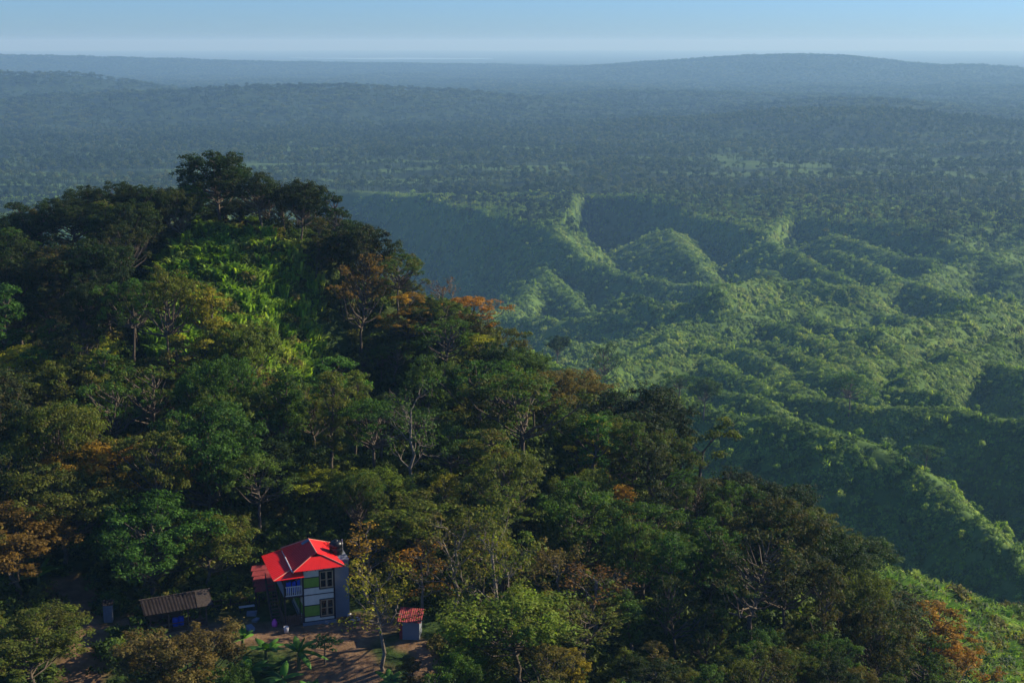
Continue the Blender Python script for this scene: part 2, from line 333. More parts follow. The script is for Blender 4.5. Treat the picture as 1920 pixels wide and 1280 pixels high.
def leaves(C, r, n, ls, rs, flat=.7, up=.55, wid=.6, tb=None, droop=0.):
    """n leaf blades in each clump (centres C, radii r)"""
    m = len(C); c = np.repeat(C, n, 0); rr_ = np.repeat(r, n)[:, None]
    d = rs.normal(size=(m*n, 3)); d[:, 2] = np.where(rs.rand(m*n) < .7, np.abs(d[:, 2]), d[:, 2]); d /= np.linalg.norm(d, axis=1)[:, None]
    ph = np.repeat(rs.uniform(0, 6, m), n); lump = 1 + .22*np.sin(d[:, 0]*5+ph)*np.cos(d[:, 1]*5+ph*2)
    rad = rr_*(rs.uniform(.55, 1.08, (m*n, 1)))*lump[:, None]
    P = c + d*rad*np.array([1, 1, flat])
    if droop: P[:, 2] -= droop*np.hypot(P[:, 0]-c[:, 0], P[:, 1]-c[:, 1])
    N = d*.7 + np.array([0, 0, up]) + rs.normal(size=(m*n, 3))*.42; N /= np.linalg.norm(N, axis=1)[:, None]
    A = np.cross(N, rs.normal(size=(m*n, 3))); A /= np.linalg.norm(A, axis=1)[:, None]; B = np.cross(N, A)
    L = ls*rs.uniform(.6, 1.35, (m*n, 1)); Wd = L*wid
    V = np.stack([P-A*L*.5, P+B*Wd*.5-N*L*.08, P+A*L*.5, P-B*Wd*.5-N*L*.08], 1).reshape(-1, 3)
    Fq = np.arange(m*n*4).reshape(-1, 4)
    tint = np.clip(.45 + np.repeat(rs.normal(0, .13, m) if tb is None else tb, n) + rs.normal(0, .16, m*n) + .10*(d[:, 2]), 0, 1)  # random foliage tone; upward leaves painted lighter, as light on clump tops
    turn = np.clip(np.repeat(rs.rand(m)*1.1, n)+rs.normal(0, .25, m*n)-.1, 0, 1)
    return V, Fq, np.repeat(tint, 1), turn
def crown_mesh(name, C, r, n, ls, rs, **k):
    V, Fq, ti, tu = leaves(C, r, n, ls, rs, **k); return mesh_np(name, V, Fq, [('tint', 'FACE', ti), ('turn', 'FACE', tu)])
def bend(p0, p1, n, rs, sag=.12, jit=.05):
    t_ = np.linspace(0, 1, n)[:, None]; p0 = np.asarray(p0, float); p1 = np.asarray(p1, float); L = np.linalg.norm(p1-p0)
    P = p0*(1-t_)+p1*t_; P[:, 2] += (-np.sin(t_*np.pi)*sag*L)[:, 0]; P[1:-1] += rs.normal(size=(n-2, 3))*jit*L; return P
def tree_proto(seed, Ht, Rc, basef, nc, cr, nl, ls, shape='dome', lean=.06, trunk_r=None, bark_m=None, flat=.7, droop=0., nested=True):
    rs = np.random.RandomState(seed); tr = trunk_r or Ht*.018
    top = np.array([rs.normal()*lean*Ht, rs.normal()*lean*Ht, Ht*.86]); tp = bend((0, 0, -1.0), top, 9, rs, 0, .012)
    tk = [tube(tp, np.linspace(tr*1.25, tr*.25, 9)*np.r_[1.35, np.ones(8)], 7)]
    C = []; tries = 0
    zc = Ht*(1+basef)/2; hz_ = Ht*(1-basef)/2 - cr*.4
    lob = rs.uniform(0, 6.28, 3); la = rs.uniform(.12, .34, 3)
    while len(C) < nc and tries < 6000:
        tries += 1
        d = rs.normal(size=3); d /= np.linalg.norm(d); f = rs.uniform(.35, 1)**.5
        az = math.atan2(d[1], d[0]); ir = 1 + sum(la[i]*math.sin((i+2)*az+lob[i]) for i in range(3))
        if shape == 'umbrella':
            a_ = rs.uniform(0, 6.28); q = math.sqrt(rs.rand()); ir = 1+sum(la[i]*math.sin((i+2)*a_+lob[i]) for i in range(3))
            p = np.array([math.cos(a_)*q*Rc*ir, math.sin(a_)*q*Rc*ir, Ht-cr*.5 - q*q*Ht*.13 - (rs.rand() < .3)*Ht*rs.uniform(.05, .25) - rs.uniform(0, .06)*Ht])
        elif shape == 'column':
            zz = rs.rand(); wz = math.sin(math.pi*min(1, .12+zz*.85))**.6
            p = np.array([d[0]*f*Rc*wz*ir, d[1]*f*Rc*wz*ir, Ht*(basef+(1-basef)*zz)-cr*.3])
        elif shape == 'layer':
            lv = rs.randint(0, 4); zz = Ht*(basef+(1-basef)*(lv+.5)/4); q = math.sqrt(rs.rand()); a_ = rs.uniform(0, 6.28)
            wr = Rc*(1-.16*lv)*(1+.4*math.sin(lv*2.3+lob[0])*.5); off = Rc*.3*np.array([math.cos(lob[1]+lv*2.2), math.sin(lob[1]+lv*2.2)])
            p = np.array([math.cos(a_)*q*wr+off[0], math.sin(a_)*q*wr+off[1], zz-q*q*Ht*.05+rs.uniform(-.25, .25)*cr])
        else:
            if d[2] < -.55: continue
            p = np.array([d[0]*f*Rc*ir, d[1]*f*Rc*ir, zc + d[2]*f*hz_*(1.0 if d[2] > 0 else .8)*(.85+.3*rs.rand())])
        p[:2] += top[:2]*p[2]/Ht*.9
        if all(np.linalg.norm((p-c)*[1, 1, 1.25]) > cr*.78 for c in C): C.append(p)
    C = np.array(C)
    for c in C:
        dist = math.hypot(c[0]-top[0]*c[2]/Ht, c[1]-top[1]*c[2]/Ht)
        zt = np.clip(c[2]-dist*.75-cr*.3, Ht*max(.18, basef*.75), Ht*.8); f = (zt+1)/(Ht*.86+1); i = f*8; i0 = int(min(7, i)); p0 = tp[i0]*(1-(i-i0))+tp[i0+1]*(i-i0)
        L = np.linalg.norm(c-p0); r0 = min(tr*.5, .03*L+.03); tk.append(tube(bend(p0, c+[0, 0, cr*.2], 5, rs, .10, .04), np.linspace(r0, r0*.25, 5), 4))
    V, Fq = join(tk); trunk = mesh_np('trunk', V, Fq, smooth=True); trunk.materials.append(bark_m or M_BARK)
    rads = cr*rs.uniform(.7, 1.25, len(C))
    if nested:   # break every clump into small sprays so that the outline is ragged
        k = 5; sub = np.repeat(C, k, 0); dd = rs.normal(size=(len(sub), 3)); dd /= np.linalg.norm(dd, axis=1)[:, None]; dd[:, 2] *= .6
        rr2 = np.repeat(rads, k); sub = sub+dd*rr2[:, None]*rs.uniform(.35, .95, (len(sub), 1)); tb = np.repeat(rs.normal(0, .12, len(C)), k)+rs.normal(0, .07, len(sub))
        crown = crown_mesh('crown', sub, rr2*rs.uniform(.35, .62, len(sub)), max(4, nl//k), ls, rs, flat=flat, tb=tb, droop=droop)
    else: crown = crown_mesh('crown', C, rads, nl, ls, rs, flat=flat, droop=droop)
    crown.materials.append(M_LEAF)
    return dict(trunk=trunk, crown=crown, H=Ht, R=Rc)
def bare_proto(seed, Ht, Rc, basef, leafn, ls=.3, bark_m=None, depth=4):
    rs = np.random.RandomState(seed); tp = bend((0, 0, -1), (rs.normal()*.03*Ht, rs.normal()*.03*Ht, Ht*.8), 9, rs, 0, .012); tr = Ht*.014
    tk = [tube(tp, np.linspace(tr*1.3, tr*.45, 9), 6)]; tips = []
    def grow(p, d, L, r, lv):
        e = p + d*L; e[2] += L*.08; mid = bend(p, e, 4, rs, .08, .06); tk.append(tube(mid, np.linspace(r, r*.55, 4), 4 if lv < 2 else 3))
        if lv >= depth: tips.append(e); return
        for _ in range(3 if lv < 3 else 2):
            q = d*.8 + rs.normal(size=3)*.55 + [0, 0, .22]; q /= np.linalg.norm(q); grow(mid[-1] if rs.rand() < .6 else mid[-2], q, L*rs.uniform(.55, .8), r*.6, lv+1)
        if lv >= 2: tips.append(e)
    nb = 9
    for i in range(nb):
        f = basef + (1-basef)*(i/nb); p = tp[int(min(8, f*8.5))]; a_ = i*2.4+rs.uniform(-.4, .4)
        d = np.array([math.cos(a_), math.sin(a_), rs.uniform(.35, .8)+f*.4]); d /= np.linalg.norm(d)
        grow(p.copy(), d, Rc*.52*(1.15-.5*f), tr*.45, 1)
    V, Fq = join(tk); trunk = mesh_np('trunk', V, Fq, smooth=True); trunk.materials.append(bark_m or M_PALE)
    T = np.array(tips); sel = T[rs.rand(len(T)) < .75]
    crown = crown_mesh('crown', sel, np.full(len(sel), .65), max(2, leafn//max(1, len(sel))), ls, rs, flat=.8); crown.materials.append(M_LEAF)
    return dict(trunk=trunk, crown=crown, H=Ht, R=Rc)
PROTO = {
 'dome': [tree_proto(10+i, 13, r_, bf, n_, 1.5, 230, .31, 'dome') for i, (r_, bf, n_) in enumerate([(4.6, .36, 64), (5.2, .42, 66), (4.2, .28, 62), (6.2, .40, 76), (4.0, .48, 46), (5.2, .25, 72)])],
 'umbrella': [tree_proto(40+i, 14, r_, .62, n_, 1.3, 200, .30, 'umbrella', flat=.5) for i, (r_, n_) in enumerate([(5.5, 40), (6.5, 52), (4.6, 30)])],
 'layer': [tree_proto(60+i, 14, r_, bf, n_, 1.15, 170, .30, 'layer', flat=.45) for i, (r_, bf, n_) in enumerate([(4.6, .42, 56), (4.0, .35, 50), (5.2, .45, 62)])],
 'column': [tree_proto(80+i, 15, r_, bf, n_, 1.1, 160, .30, 'column') for i, (r_, bf, n_) in enumerate([(2.6, .25, 40), (2.1, .4, 30), (3.0, .3, 44)])],
 'loose': [tree_proto(100+i, 14, r_, .42, n_, 1.05, 90, .30, 'dome', bark_m=M_BARK, flat=.6) for i, (r_, n_) in enumerate([(4.4, 34), (5.0, 44), (3.8, 28)])],
 'bare': [bare_proto(120+i, 14, r_, bf, n_, .36) for i, (r_, bf, n_) in enumerate([(5.0, .42, 1500), (4.2, .5, 900), (5.6, .38, 2000), (4.6, .3, 260)])],
}
# ------------------------------------------------------------------ scatter by geometry nodes (only for ground cover and far woods)
def proto_coll(name, meshes, mat):
    c = bpy.data.collections.new(name)
    for i, me in enumerate(meshes):
        if not me.materials: me.materials.append(mat)
        c.objects.link(bpy.data.objects.new('%s_clump' % name, me))
    return c
def scatter(name, P, scl, coll, npick, rs, label=None, sz=None, cat=None, tilt=0.):
    n = len(P); me = bpy.data.meshes.new(name); me.vertices.add(n); me.vertices.foreach_set('co', np.asarray(P, np.float32).ravel())
    for nm, ty, arr in (('scl', 'FLOAT', scl), ('rotz', 'FLOAT', rs.uniform(0, 6.28, n)), ('pick', 'INT', rs.randint(0, npick, n)), ('sclz', 'FLOAT', sz if sz is not None else scl*rs.uniform(.75, 1.35, n))):
        a = me.attributes.new(nm, ty, 'POINT'); a.data.foreach_set('value', np.asarray(arr, np.int32 if ty == 'INT' else np.float32))
    nv = hg(P[:, 0], P[:, 1], True)[1]*tilt + np.array([0, 0, 1-tilt]); a = me.attributes.new('nrm', 'FLOAT_VECTOR', 'POINT'); a.data.foreach_set('vector', nv.astype(np.float32).ravel())
    o = link(name, me); g = bpy.data.node_groups.new(name, 'GeometryNodeTree')
    g.interface.new_socket('Geometry', in_out='INPUT', socket_type='NodeSocketGeometry'); g.interface.new_socket('Geometry', in_out='OUTPUT', socket_type='NodeSocketGeometry')
    N = g.nodes; gi = N.new('NodeGroupInput'); go = N.new('NodeGroupOutput'); m2p = N.new('GeometryNodeMeshToPoints'); iop = N.new('GeometryNodeInstanceOnPoints'); ci = N.new('GeometryNodeCollectionInfo')
    ci.inputs[0].default_value = coll; ci.inputs['Separate Children'].default_value = True; ci.inputs['Reset Children'].default_value = True
    def at(nm, ty): a = N.new('GeometryNodeInputNamedAttribute'); a.data_type = ty; a.inputs[0].default_value = nm; return a.outputs[0]
    L = g.links; L.new(gi.outputs[0], m2p.inputs[0]); L.new(m2p.outputs[0], iop.inputs['Points']); L.new(ci.outputs[0], iop.inputs['Instance'])
    iop.inputs['Pick Instance'].default_value = True; L.new(at('pick', 'INT'), iop.inputs['Instance Index'])
    cr_ = N.new('ShaderNodeCombineXYZ'); L.new(at('rotz', 'FLOAT'), cr_.inputs[2])
    al = N.new('FunctionNodeAlignRotationToVector'); al.axis = 'Z'; L.new(cr_.outputs[0], al.inputs['Rotation']); L.new(at('nrm', 'FLOAT_VECTOR'), al.inputs['Vector']); L.new(al.outputs[0], iop.inputs['Rotation'])
    cs = N.new('ShaderNodeCombineXYZ'); s1 = at('scl', 'FLOAT'); L.new(s1, cs.inputs[0]); L.new(s1, cs.inputs[1]); L.new(at('sclz', 'FLOAT'), cs.inputs[2]); L.new(cs.outputs[0], iop.inputs['Scale'])
    L.new(iop.outputs[0], go.inputs[0]); md = o.modifiers.new('scatter', 'NODES'); md.node_group = g
    tag(o, label, cat, kind='stuff'); return o
def bush(seed, n_c, cr, nl, ls, spread, h, **k):
    rs = np.random.RandomState(seed); C = rs.normal(size=(n_c, 3))*[spread*.5, spread*.5, 0]; C[:, 2] = rs.uniform(.1, 1, n_c)*h*np.exp(-(C[:, 0]**2+C[:, 1]**2)/(spread*spread))
    return crown_mesh('clump', C, cr*rs.uniform(.6, 1.2, n_c), nl, ls, rs, **k)
def blob_tree(seed, Ht, Rc, n_c, cr, nl, ls, trunk=True):
    rs = np.random.RandomState(seed); d = rs.normal(size=(n_c, 3)); d /= np.linalg.norm(d, axis=1)[:, None]; d[:, 2] = np.abs(d[:, 2])*1.0-.25
    C = d*[Rc*.75, Rc*.75, Ht*.32]*rs.uniform(.5, 1, (n_c, 1)) + [0, 0, Ht*.62]
    V, Fq, ti, tu = leaves(C, cr*rs.uniform(.6, 1.25, n_c), nl, ls, rs)
    if trunk:
        tv, tf = tube([(0, 0, -1), (0.1, 0, Ht*.35), (0, .1, Ht*.7)], [Ht*.022, Ht*.016, Ht*.01], 4)
        Fq = np.r_[tf, Fq+len(tv)]; V = np.r_[tv, V]; ti = np.r_[np.full(len(tf), .1), ti]; tu = np.r_[np.zeros(len(tf)), tu]
    return mesh_np('clump', V, Fq, [('tint', 'FACE', ti), ('turn', 'FACE', tu)])
def stalks(seed, n, h, ls, wid=.16):   # tall grass / bamboo tufts: arching blades
    rs = np.random.RandomState(seed); a = rs.uniform(0, 6.28, n); r0 = rs.rand(n)**.5*h*.45; base = np.stack([np.cos(a)*r0, np.sin(a)*r0, np.zeros(n)], -1)
    b_ = rs.uniform(0, 6.28, n); out = np.stack([np.cos(b_), np.sin(b_), np.zeros(n)], -1); hh = h*rs.uniform(.5, 1.1, n)[:, None]; sd_ = np.cross(out, [0, 0, 1])*ls*wid
    mid = base + out*hh*.22+[0, 0, 1]*hh*.75; tip = base+out*hh*.6+[0, 0, 1]*hh*.85
    V = np.stack([base-sd_, base+sd_, mid+sd_, mid-sd_, mid-sd_, mid+sd_, tip+sd_*.2, tip-sd_*.2], 1).reshape(-1, 3); Fq = np.arange(n*8).reshape(-1, 4)
    ti = np.repeat(np.clip(rs.normal(.5, .2, n), 0, 1), 2); return mesh_np('clump', V, Fq, [('tint', 'FACE', ti), ('turn', 'FACE', ti*0)])
def pts_sector(rmin, rmax, amax, spacing, rs):
    n = int(amax*(rmax**2-rmin**2)/spacing**2); r = np.sqrt(rs.uniform(rmin**2, rmax**2, n)); a = rs.uniform(-amax, amax, n); x = r*np.sin(a); y = r*np.cos(a); return x, y, hg(x, y)
HX, HY, _hz = pw(570, 1163, 124.0)
rs = np.random.RandomState(5)
bushes = proto_coll('scrub', [bush(200+i, 9, .55, 34, .30, 1.2, 1.1) for i in range(6)], M_SCRUB)
x, y, z = pts_sector(85, 300, R(27), 1.55, rs); br = bare_at(x, y)
px, py = proj(x, y, z)
lit = ((px-430)/190)**2 + ((py-640)/120)**2 < 1.0      # the open grassy slope
yard = (px > 330) & (px < 830) & (py > 1095) & (y < 128)
keep = (br < .25) & ~(yard & (rs.rand(len(x)) < .93)) & ~(np.hypot(x-HX-1, y-HY-2.5) < 7)
s = rs.uniform(.6, 1.7, len(x))*np.where((px > 1560) & (y > 150), 1.25, 1.0); s = np.where(yard, s*.45, s)
scatter('undergrowth', np.stack([x, y, z-.1], -1)[keep], s[keep], bushes, 6, rs, 'low leafy green undergrowth covering the near wooded slope')
# tall pale grass and bamboo on open slopes
tufts = proto_coll('tuft', [stalks(230+i, 70, 1.9, .9) for i in range(5)], M_BAM)
x, y, z = pts_sector(130, 240, R(24), .85, rs); px, py = proj(x, y, z)
k = grass_zone(px, py, x, y) & (rs.rand(len(x)) < np.where(px > 1500, .35, .9))
scatter('tall_grass', np.stack([x, y, z], -1)[k], rs.uniform(.5, 1.3, k.sum()), tufts, 5, rs, 'bright green tall grass on the open slopes of the near hill')
# valley scrub and bamboo between the ridges, thinner in the steep shaded faces
vb = proto_coll('valley_clump', [bush(240+i, 16, .58, 22, .5, 2.6, 1.0, up=1.5) for i in range(12)]+[blob_tree(245, 4.2, 1.5, 8, .7, 22, .5), stalks(250, 30, 2.4, 1.0)], M_VALLEY)
x, y, z = pts_sector(290, 800, R(24), 2.2, rs); s = rs.uniform(.45, 1.1, len(x))
x2, y2, z2 = pts_sector(800, 1800, R(23.5), 4.5, rs); s2 = rs.uniform(1.0, 1.9, len(x2))
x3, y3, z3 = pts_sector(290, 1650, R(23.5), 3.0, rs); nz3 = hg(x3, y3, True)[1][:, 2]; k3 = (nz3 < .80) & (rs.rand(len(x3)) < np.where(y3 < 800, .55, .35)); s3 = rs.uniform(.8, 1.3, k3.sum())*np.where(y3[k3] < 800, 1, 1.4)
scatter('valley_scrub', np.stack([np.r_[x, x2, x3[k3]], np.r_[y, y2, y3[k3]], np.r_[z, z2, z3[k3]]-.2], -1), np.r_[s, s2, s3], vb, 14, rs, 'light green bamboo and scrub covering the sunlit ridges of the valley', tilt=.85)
wood = proto_coll('wood_tree', [blob_tree(260+i, 12, 5, 14, 1.9, 22, 1.2) for i in range(5)]+[blob_tree(270+i, 15, 3.5, 10, 1.6, 22, 1.2) for i in range(2)], M_WOOD)
# woods of the valley: patchy
x, y, z = pts_sector(330, 1450, R(25), 15, rs); den = fbm(x/120, y/120, 3, 311); k = (den > .42)
x2, y2, z2 = pts_sector(1420, 3200, R(24), 11, rs); den2 = fbm(x2/260+5, y2/90, 4, 321)+.4*sstep(2000, 2900, y2)+.03+.25*(1-sstep(1900, 2000, y2)); k2 = (den2 > .0) & (z2 > -196)
s1 = rs.uniform(.3, .75, k.sum()); s2 = rs.uniform(.55, 1.25, k2.sum())
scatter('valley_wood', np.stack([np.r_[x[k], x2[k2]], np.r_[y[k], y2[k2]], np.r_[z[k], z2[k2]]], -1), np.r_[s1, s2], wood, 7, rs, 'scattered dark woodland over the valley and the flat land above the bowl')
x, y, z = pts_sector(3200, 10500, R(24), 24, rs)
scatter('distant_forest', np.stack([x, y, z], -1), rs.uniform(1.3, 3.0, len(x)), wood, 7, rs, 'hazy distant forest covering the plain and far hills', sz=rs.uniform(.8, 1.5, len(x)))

# far shining river reach
wm = bpy.data.materials.new('still_water'); t, p = nodes(wm); p.inputs['Base Color'].default_value = (.30, .36, .42, 1); p.inputs['Roughness'].default_value = .12
wp = []
for a_, D_ in ((540, 17600), (600, 17300), (680, 17200), (760, 17400), (830, 17100), (920, 17000), (925, 16400), (850, 16200), (760, 16000), (700, 15900), (620, 16600), (545, 16900)): wp.append(((a_-960)/F*(D_*CP+185*SP), D_, -186.))
wme = bpy.data.meshes.new('river'); n_ = len(wp); wme.from_pydata(wp+[(q[0], q[1], q[2]-3) for q in wp], [], [list(range(n_)), list(range(2*n_-1, n_-1, -1))]+[[i, i+n_, (i+1) % n_+n_, (i+1) % n_] for i in range(n_)]); wme.update()
tag(link('river', wme, mat=wm), 'pale glint of river on the far plain', kind='structure')
# ------------------------------------------------------------------ trees of the near hill, one object each
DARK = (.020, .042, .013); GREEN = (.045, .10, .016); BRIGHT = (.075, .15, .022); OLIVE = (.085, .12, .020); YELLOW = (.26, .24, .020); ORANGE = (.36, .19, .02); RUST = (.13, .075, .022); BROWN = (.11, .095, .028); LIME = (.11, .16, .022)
TN = {'dome': 'broadleaf_tree', 'umbrella': 'umbrella_tree', 'layer': 'layered_tree', 'column': 'slender_tree', 'loose': 'loose_crowned_tree', 'bare': 'bare_tree'}
PLACED = []
def plant(kind, x, y, z, h, rad, col, turn, label, group=None, var=None, rot=None):
    P = PROTO[kind]; p = P[(len(PLACED) if var is None else var) % len(P)]
    sz = h/p['H']; sx = rad/p['R']; lim = .62; sx = min(max(sx, sz*lim), sz*1.7)
    o = empty(TN[kind], (x, y, z), random.uniform(0, 6.28) if rot is None else rot); o.scale = (sx, sx, sz)
    tag(o, label, 'tree', group)
    link('trunk', p['trunk'], o); c = link('crown', p['crown'], o); c.color = (*[v*random.uniform(.88, 1.12) for v in col], turn)
    PLACED.append((x, y, rad)); return o
def T(px, top, D, rad, kind, col, label, turn=.15, var=None, dx=0):
    x, y, z = ground_at(px, D); z = float(hg(np.array([x]), np.array([y]))[0]); x += dx
    v = (640-top)/F; zt = D*(-SP+v*CP)/(CP+v*SP); h = zt-z
    if h < 4 or h > 26: print('tree height', label, round(h, 1))
    return plant(kind, x, y, z-.2, max(4.0, h), rad, col, turn, label, var=var)
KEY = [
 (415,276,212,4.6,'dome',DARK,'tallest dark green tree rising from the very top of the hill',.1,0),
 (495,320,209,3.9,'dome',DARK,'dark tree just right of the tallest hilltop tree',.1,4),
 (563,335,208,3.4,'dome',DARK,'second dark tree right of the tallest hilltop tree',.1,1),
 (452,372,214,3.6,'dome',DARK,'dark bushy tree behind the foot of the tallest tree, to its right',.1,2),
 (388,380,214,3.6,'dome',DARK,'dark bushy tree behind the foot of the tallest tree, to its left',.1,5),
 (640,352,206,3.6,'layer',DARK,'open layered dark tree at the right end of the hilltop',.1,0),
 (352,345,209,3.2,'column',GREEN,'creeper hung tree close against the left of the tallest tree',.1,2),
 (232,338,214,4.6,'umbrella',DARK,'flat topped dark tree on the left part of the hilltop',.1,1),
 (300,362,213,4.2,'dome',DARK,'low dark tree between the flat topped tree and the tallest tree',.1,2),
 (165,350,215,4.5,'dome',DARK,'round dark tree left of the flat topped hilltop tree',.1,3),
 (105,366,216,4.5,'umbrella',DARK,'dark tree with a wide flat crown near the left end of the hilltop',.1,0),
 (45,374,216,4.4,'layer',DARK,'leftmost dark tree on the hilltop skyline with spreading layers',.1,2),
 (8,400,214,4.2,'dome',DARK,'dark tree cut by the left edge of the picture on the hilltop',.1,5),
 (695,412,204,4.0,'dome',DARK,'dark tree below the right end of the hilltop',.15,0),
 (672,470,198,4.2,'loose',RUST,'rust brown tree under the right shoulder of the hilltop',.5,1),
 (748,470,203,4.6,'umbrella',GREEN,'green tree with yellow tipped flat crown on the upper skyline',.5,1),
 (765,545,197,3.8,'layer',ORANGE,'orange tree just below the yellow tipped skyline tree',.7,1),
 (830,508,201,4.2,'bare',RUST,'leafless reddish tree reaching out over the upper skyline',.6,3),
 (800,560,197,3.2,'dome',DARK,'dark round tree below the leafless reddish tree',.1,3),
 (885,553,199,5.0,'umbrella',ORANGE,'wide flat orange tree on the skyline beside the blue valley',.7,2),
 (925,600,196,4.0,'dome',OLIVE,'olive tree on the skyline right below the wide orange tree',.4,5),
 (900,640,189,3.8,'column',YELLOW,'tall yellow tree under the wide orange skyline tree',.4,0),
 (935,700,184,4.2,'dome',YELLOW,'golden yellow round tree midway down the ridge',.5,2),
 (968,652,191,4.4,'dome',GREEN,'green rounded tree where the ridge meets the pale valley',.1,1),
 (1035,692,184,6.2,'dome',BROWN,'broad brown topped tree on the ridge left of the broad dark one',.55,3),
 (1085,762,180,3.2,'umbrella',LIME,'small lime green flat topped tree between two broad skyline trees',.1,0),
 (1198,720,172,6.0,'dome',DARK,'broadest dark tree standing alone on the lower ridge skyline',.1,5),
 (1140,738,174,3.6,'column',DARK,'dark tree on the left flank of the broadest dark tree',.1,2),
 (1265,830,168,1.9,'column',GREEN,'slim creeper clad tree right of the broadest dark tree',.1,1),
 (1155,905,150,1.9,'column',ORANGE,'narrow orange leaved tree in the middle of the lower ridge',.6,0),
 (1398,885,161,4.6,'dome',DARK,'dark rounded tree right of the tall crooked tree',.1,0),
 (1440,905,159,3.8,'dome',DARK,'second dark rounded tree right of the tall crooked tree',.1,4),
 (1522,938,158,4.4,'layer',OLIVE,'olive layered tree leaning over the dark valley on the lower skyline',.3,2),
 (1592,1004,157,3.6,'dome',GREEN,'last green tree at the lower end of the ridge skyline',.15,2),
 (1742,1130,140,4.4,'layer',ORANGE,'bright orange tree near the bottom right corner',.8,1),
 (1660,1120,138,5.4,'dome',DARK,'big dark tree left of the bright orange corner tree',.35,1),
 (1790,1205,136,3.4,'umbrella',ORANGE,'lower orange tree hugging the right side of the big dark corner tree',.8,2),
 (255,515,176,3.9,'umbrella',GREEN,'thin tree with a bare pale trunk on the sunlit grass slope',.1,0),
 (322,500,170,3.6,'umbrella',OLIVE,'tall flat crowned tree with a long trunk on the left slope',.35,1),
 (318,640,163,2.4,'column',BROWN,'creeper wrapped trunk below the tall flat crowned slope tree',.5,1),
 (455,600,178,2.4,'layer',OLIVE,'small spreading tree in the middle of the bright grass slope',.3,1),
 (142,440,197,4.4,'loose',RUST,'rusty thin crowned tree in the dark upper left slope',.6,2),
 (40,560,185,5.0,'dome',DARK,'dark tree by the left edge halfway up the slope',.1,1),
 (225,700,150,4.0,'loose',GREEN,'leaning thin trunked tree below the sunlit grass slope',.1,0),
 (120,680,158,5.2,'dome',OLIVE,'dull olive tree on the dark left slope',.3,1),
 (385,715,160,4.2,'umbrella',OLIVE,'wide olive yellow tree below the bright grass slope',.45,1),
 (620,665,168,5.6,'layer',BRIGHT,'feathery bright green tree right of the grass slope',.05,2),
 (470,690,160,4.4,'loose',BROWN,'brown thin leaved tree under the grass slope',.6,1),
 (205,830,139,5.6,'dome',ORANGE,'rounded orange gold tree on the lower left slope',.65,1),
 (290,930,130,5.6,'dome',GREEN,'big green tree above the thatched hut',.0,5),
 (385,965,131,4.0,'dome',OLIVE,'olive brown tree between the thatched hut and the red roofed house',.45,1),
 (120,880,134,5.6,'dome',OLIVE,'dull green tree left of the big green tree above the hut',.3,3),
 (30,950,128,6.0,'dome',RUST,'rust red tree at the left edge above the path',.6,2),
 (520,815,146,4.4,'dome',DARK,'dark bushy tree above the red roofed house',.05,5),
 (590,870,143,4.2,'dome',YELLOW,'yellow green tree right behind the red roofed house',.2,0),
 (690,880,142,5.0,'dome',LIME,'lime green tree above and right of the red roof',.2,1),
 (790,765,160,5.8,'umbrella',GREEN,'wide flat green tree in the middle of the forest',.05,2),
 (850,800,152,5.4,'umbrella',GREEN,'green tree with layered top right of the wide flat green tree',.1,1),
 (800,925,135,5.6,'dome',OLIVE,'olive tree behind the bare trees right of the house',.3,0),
 (62,1150,113,5.4,'dome',OLIVE,'leafy dark olive tree filling the bottom left corner',.3,2),
 (340,1183,109,4.2,'dome',BROWN,'brown olive tree standing in front of the thatched hut',.45,0),
 (722,1030,116,4.2,'bare',YELLOW,'tall pale bare tree right of the house yard',.5,0),
 (925,945,119,5.4,'bare',OLIVE,'largest bare tree with a pale forked trunk',.3,2),
 (855,955,122,4.4,'bare',BROWN,'dark trunked bare tree left of the largest bare tree',.4,1),
 (792,1010,126,3.6,'bare',ORANGE,'bare tree behind the small red roofed shed',.5,0),
 (1050,1010,127,4.6,'bare',BROWN,'twisted bare tree right of the largest bare tree',.4,2),
 (1115,1050,123,4.4,'bare',RUST,'bare brownish tree above the lower forest edge',.5,1),
 (690,985,129,3.4,'bare',ORANGE,'thin bare tree beside the grey block of the house',.5,1),
 (980,1105,113,4.6,'dome',LIME,'yellow green tree with orange tips at the bottom below the largest bare tree',.3,4),
 (1085,1130,116,3.6,'loose',OLIVE,'thin crowned olive tree at the bottom centre',.4,0),
 (1480,1075,146,5.2,'dome',DARK,'bushy blue green tree in shade under the lower skyline',.05,0),
 (1350,1060,142,5.2,'dome',DARK,'shaded green tree left of the bushy blue green tree',.05,2),
 (1250,1040,144,5.4,'dome',GREEN,'round green tree below the tall crooked tree',.1,3),
]
for (px_, top, D, rad, kd, col, lab, tn_, vr) in KEY: T(px_, top, D, rad, kd, col, lab, tn_, vr)
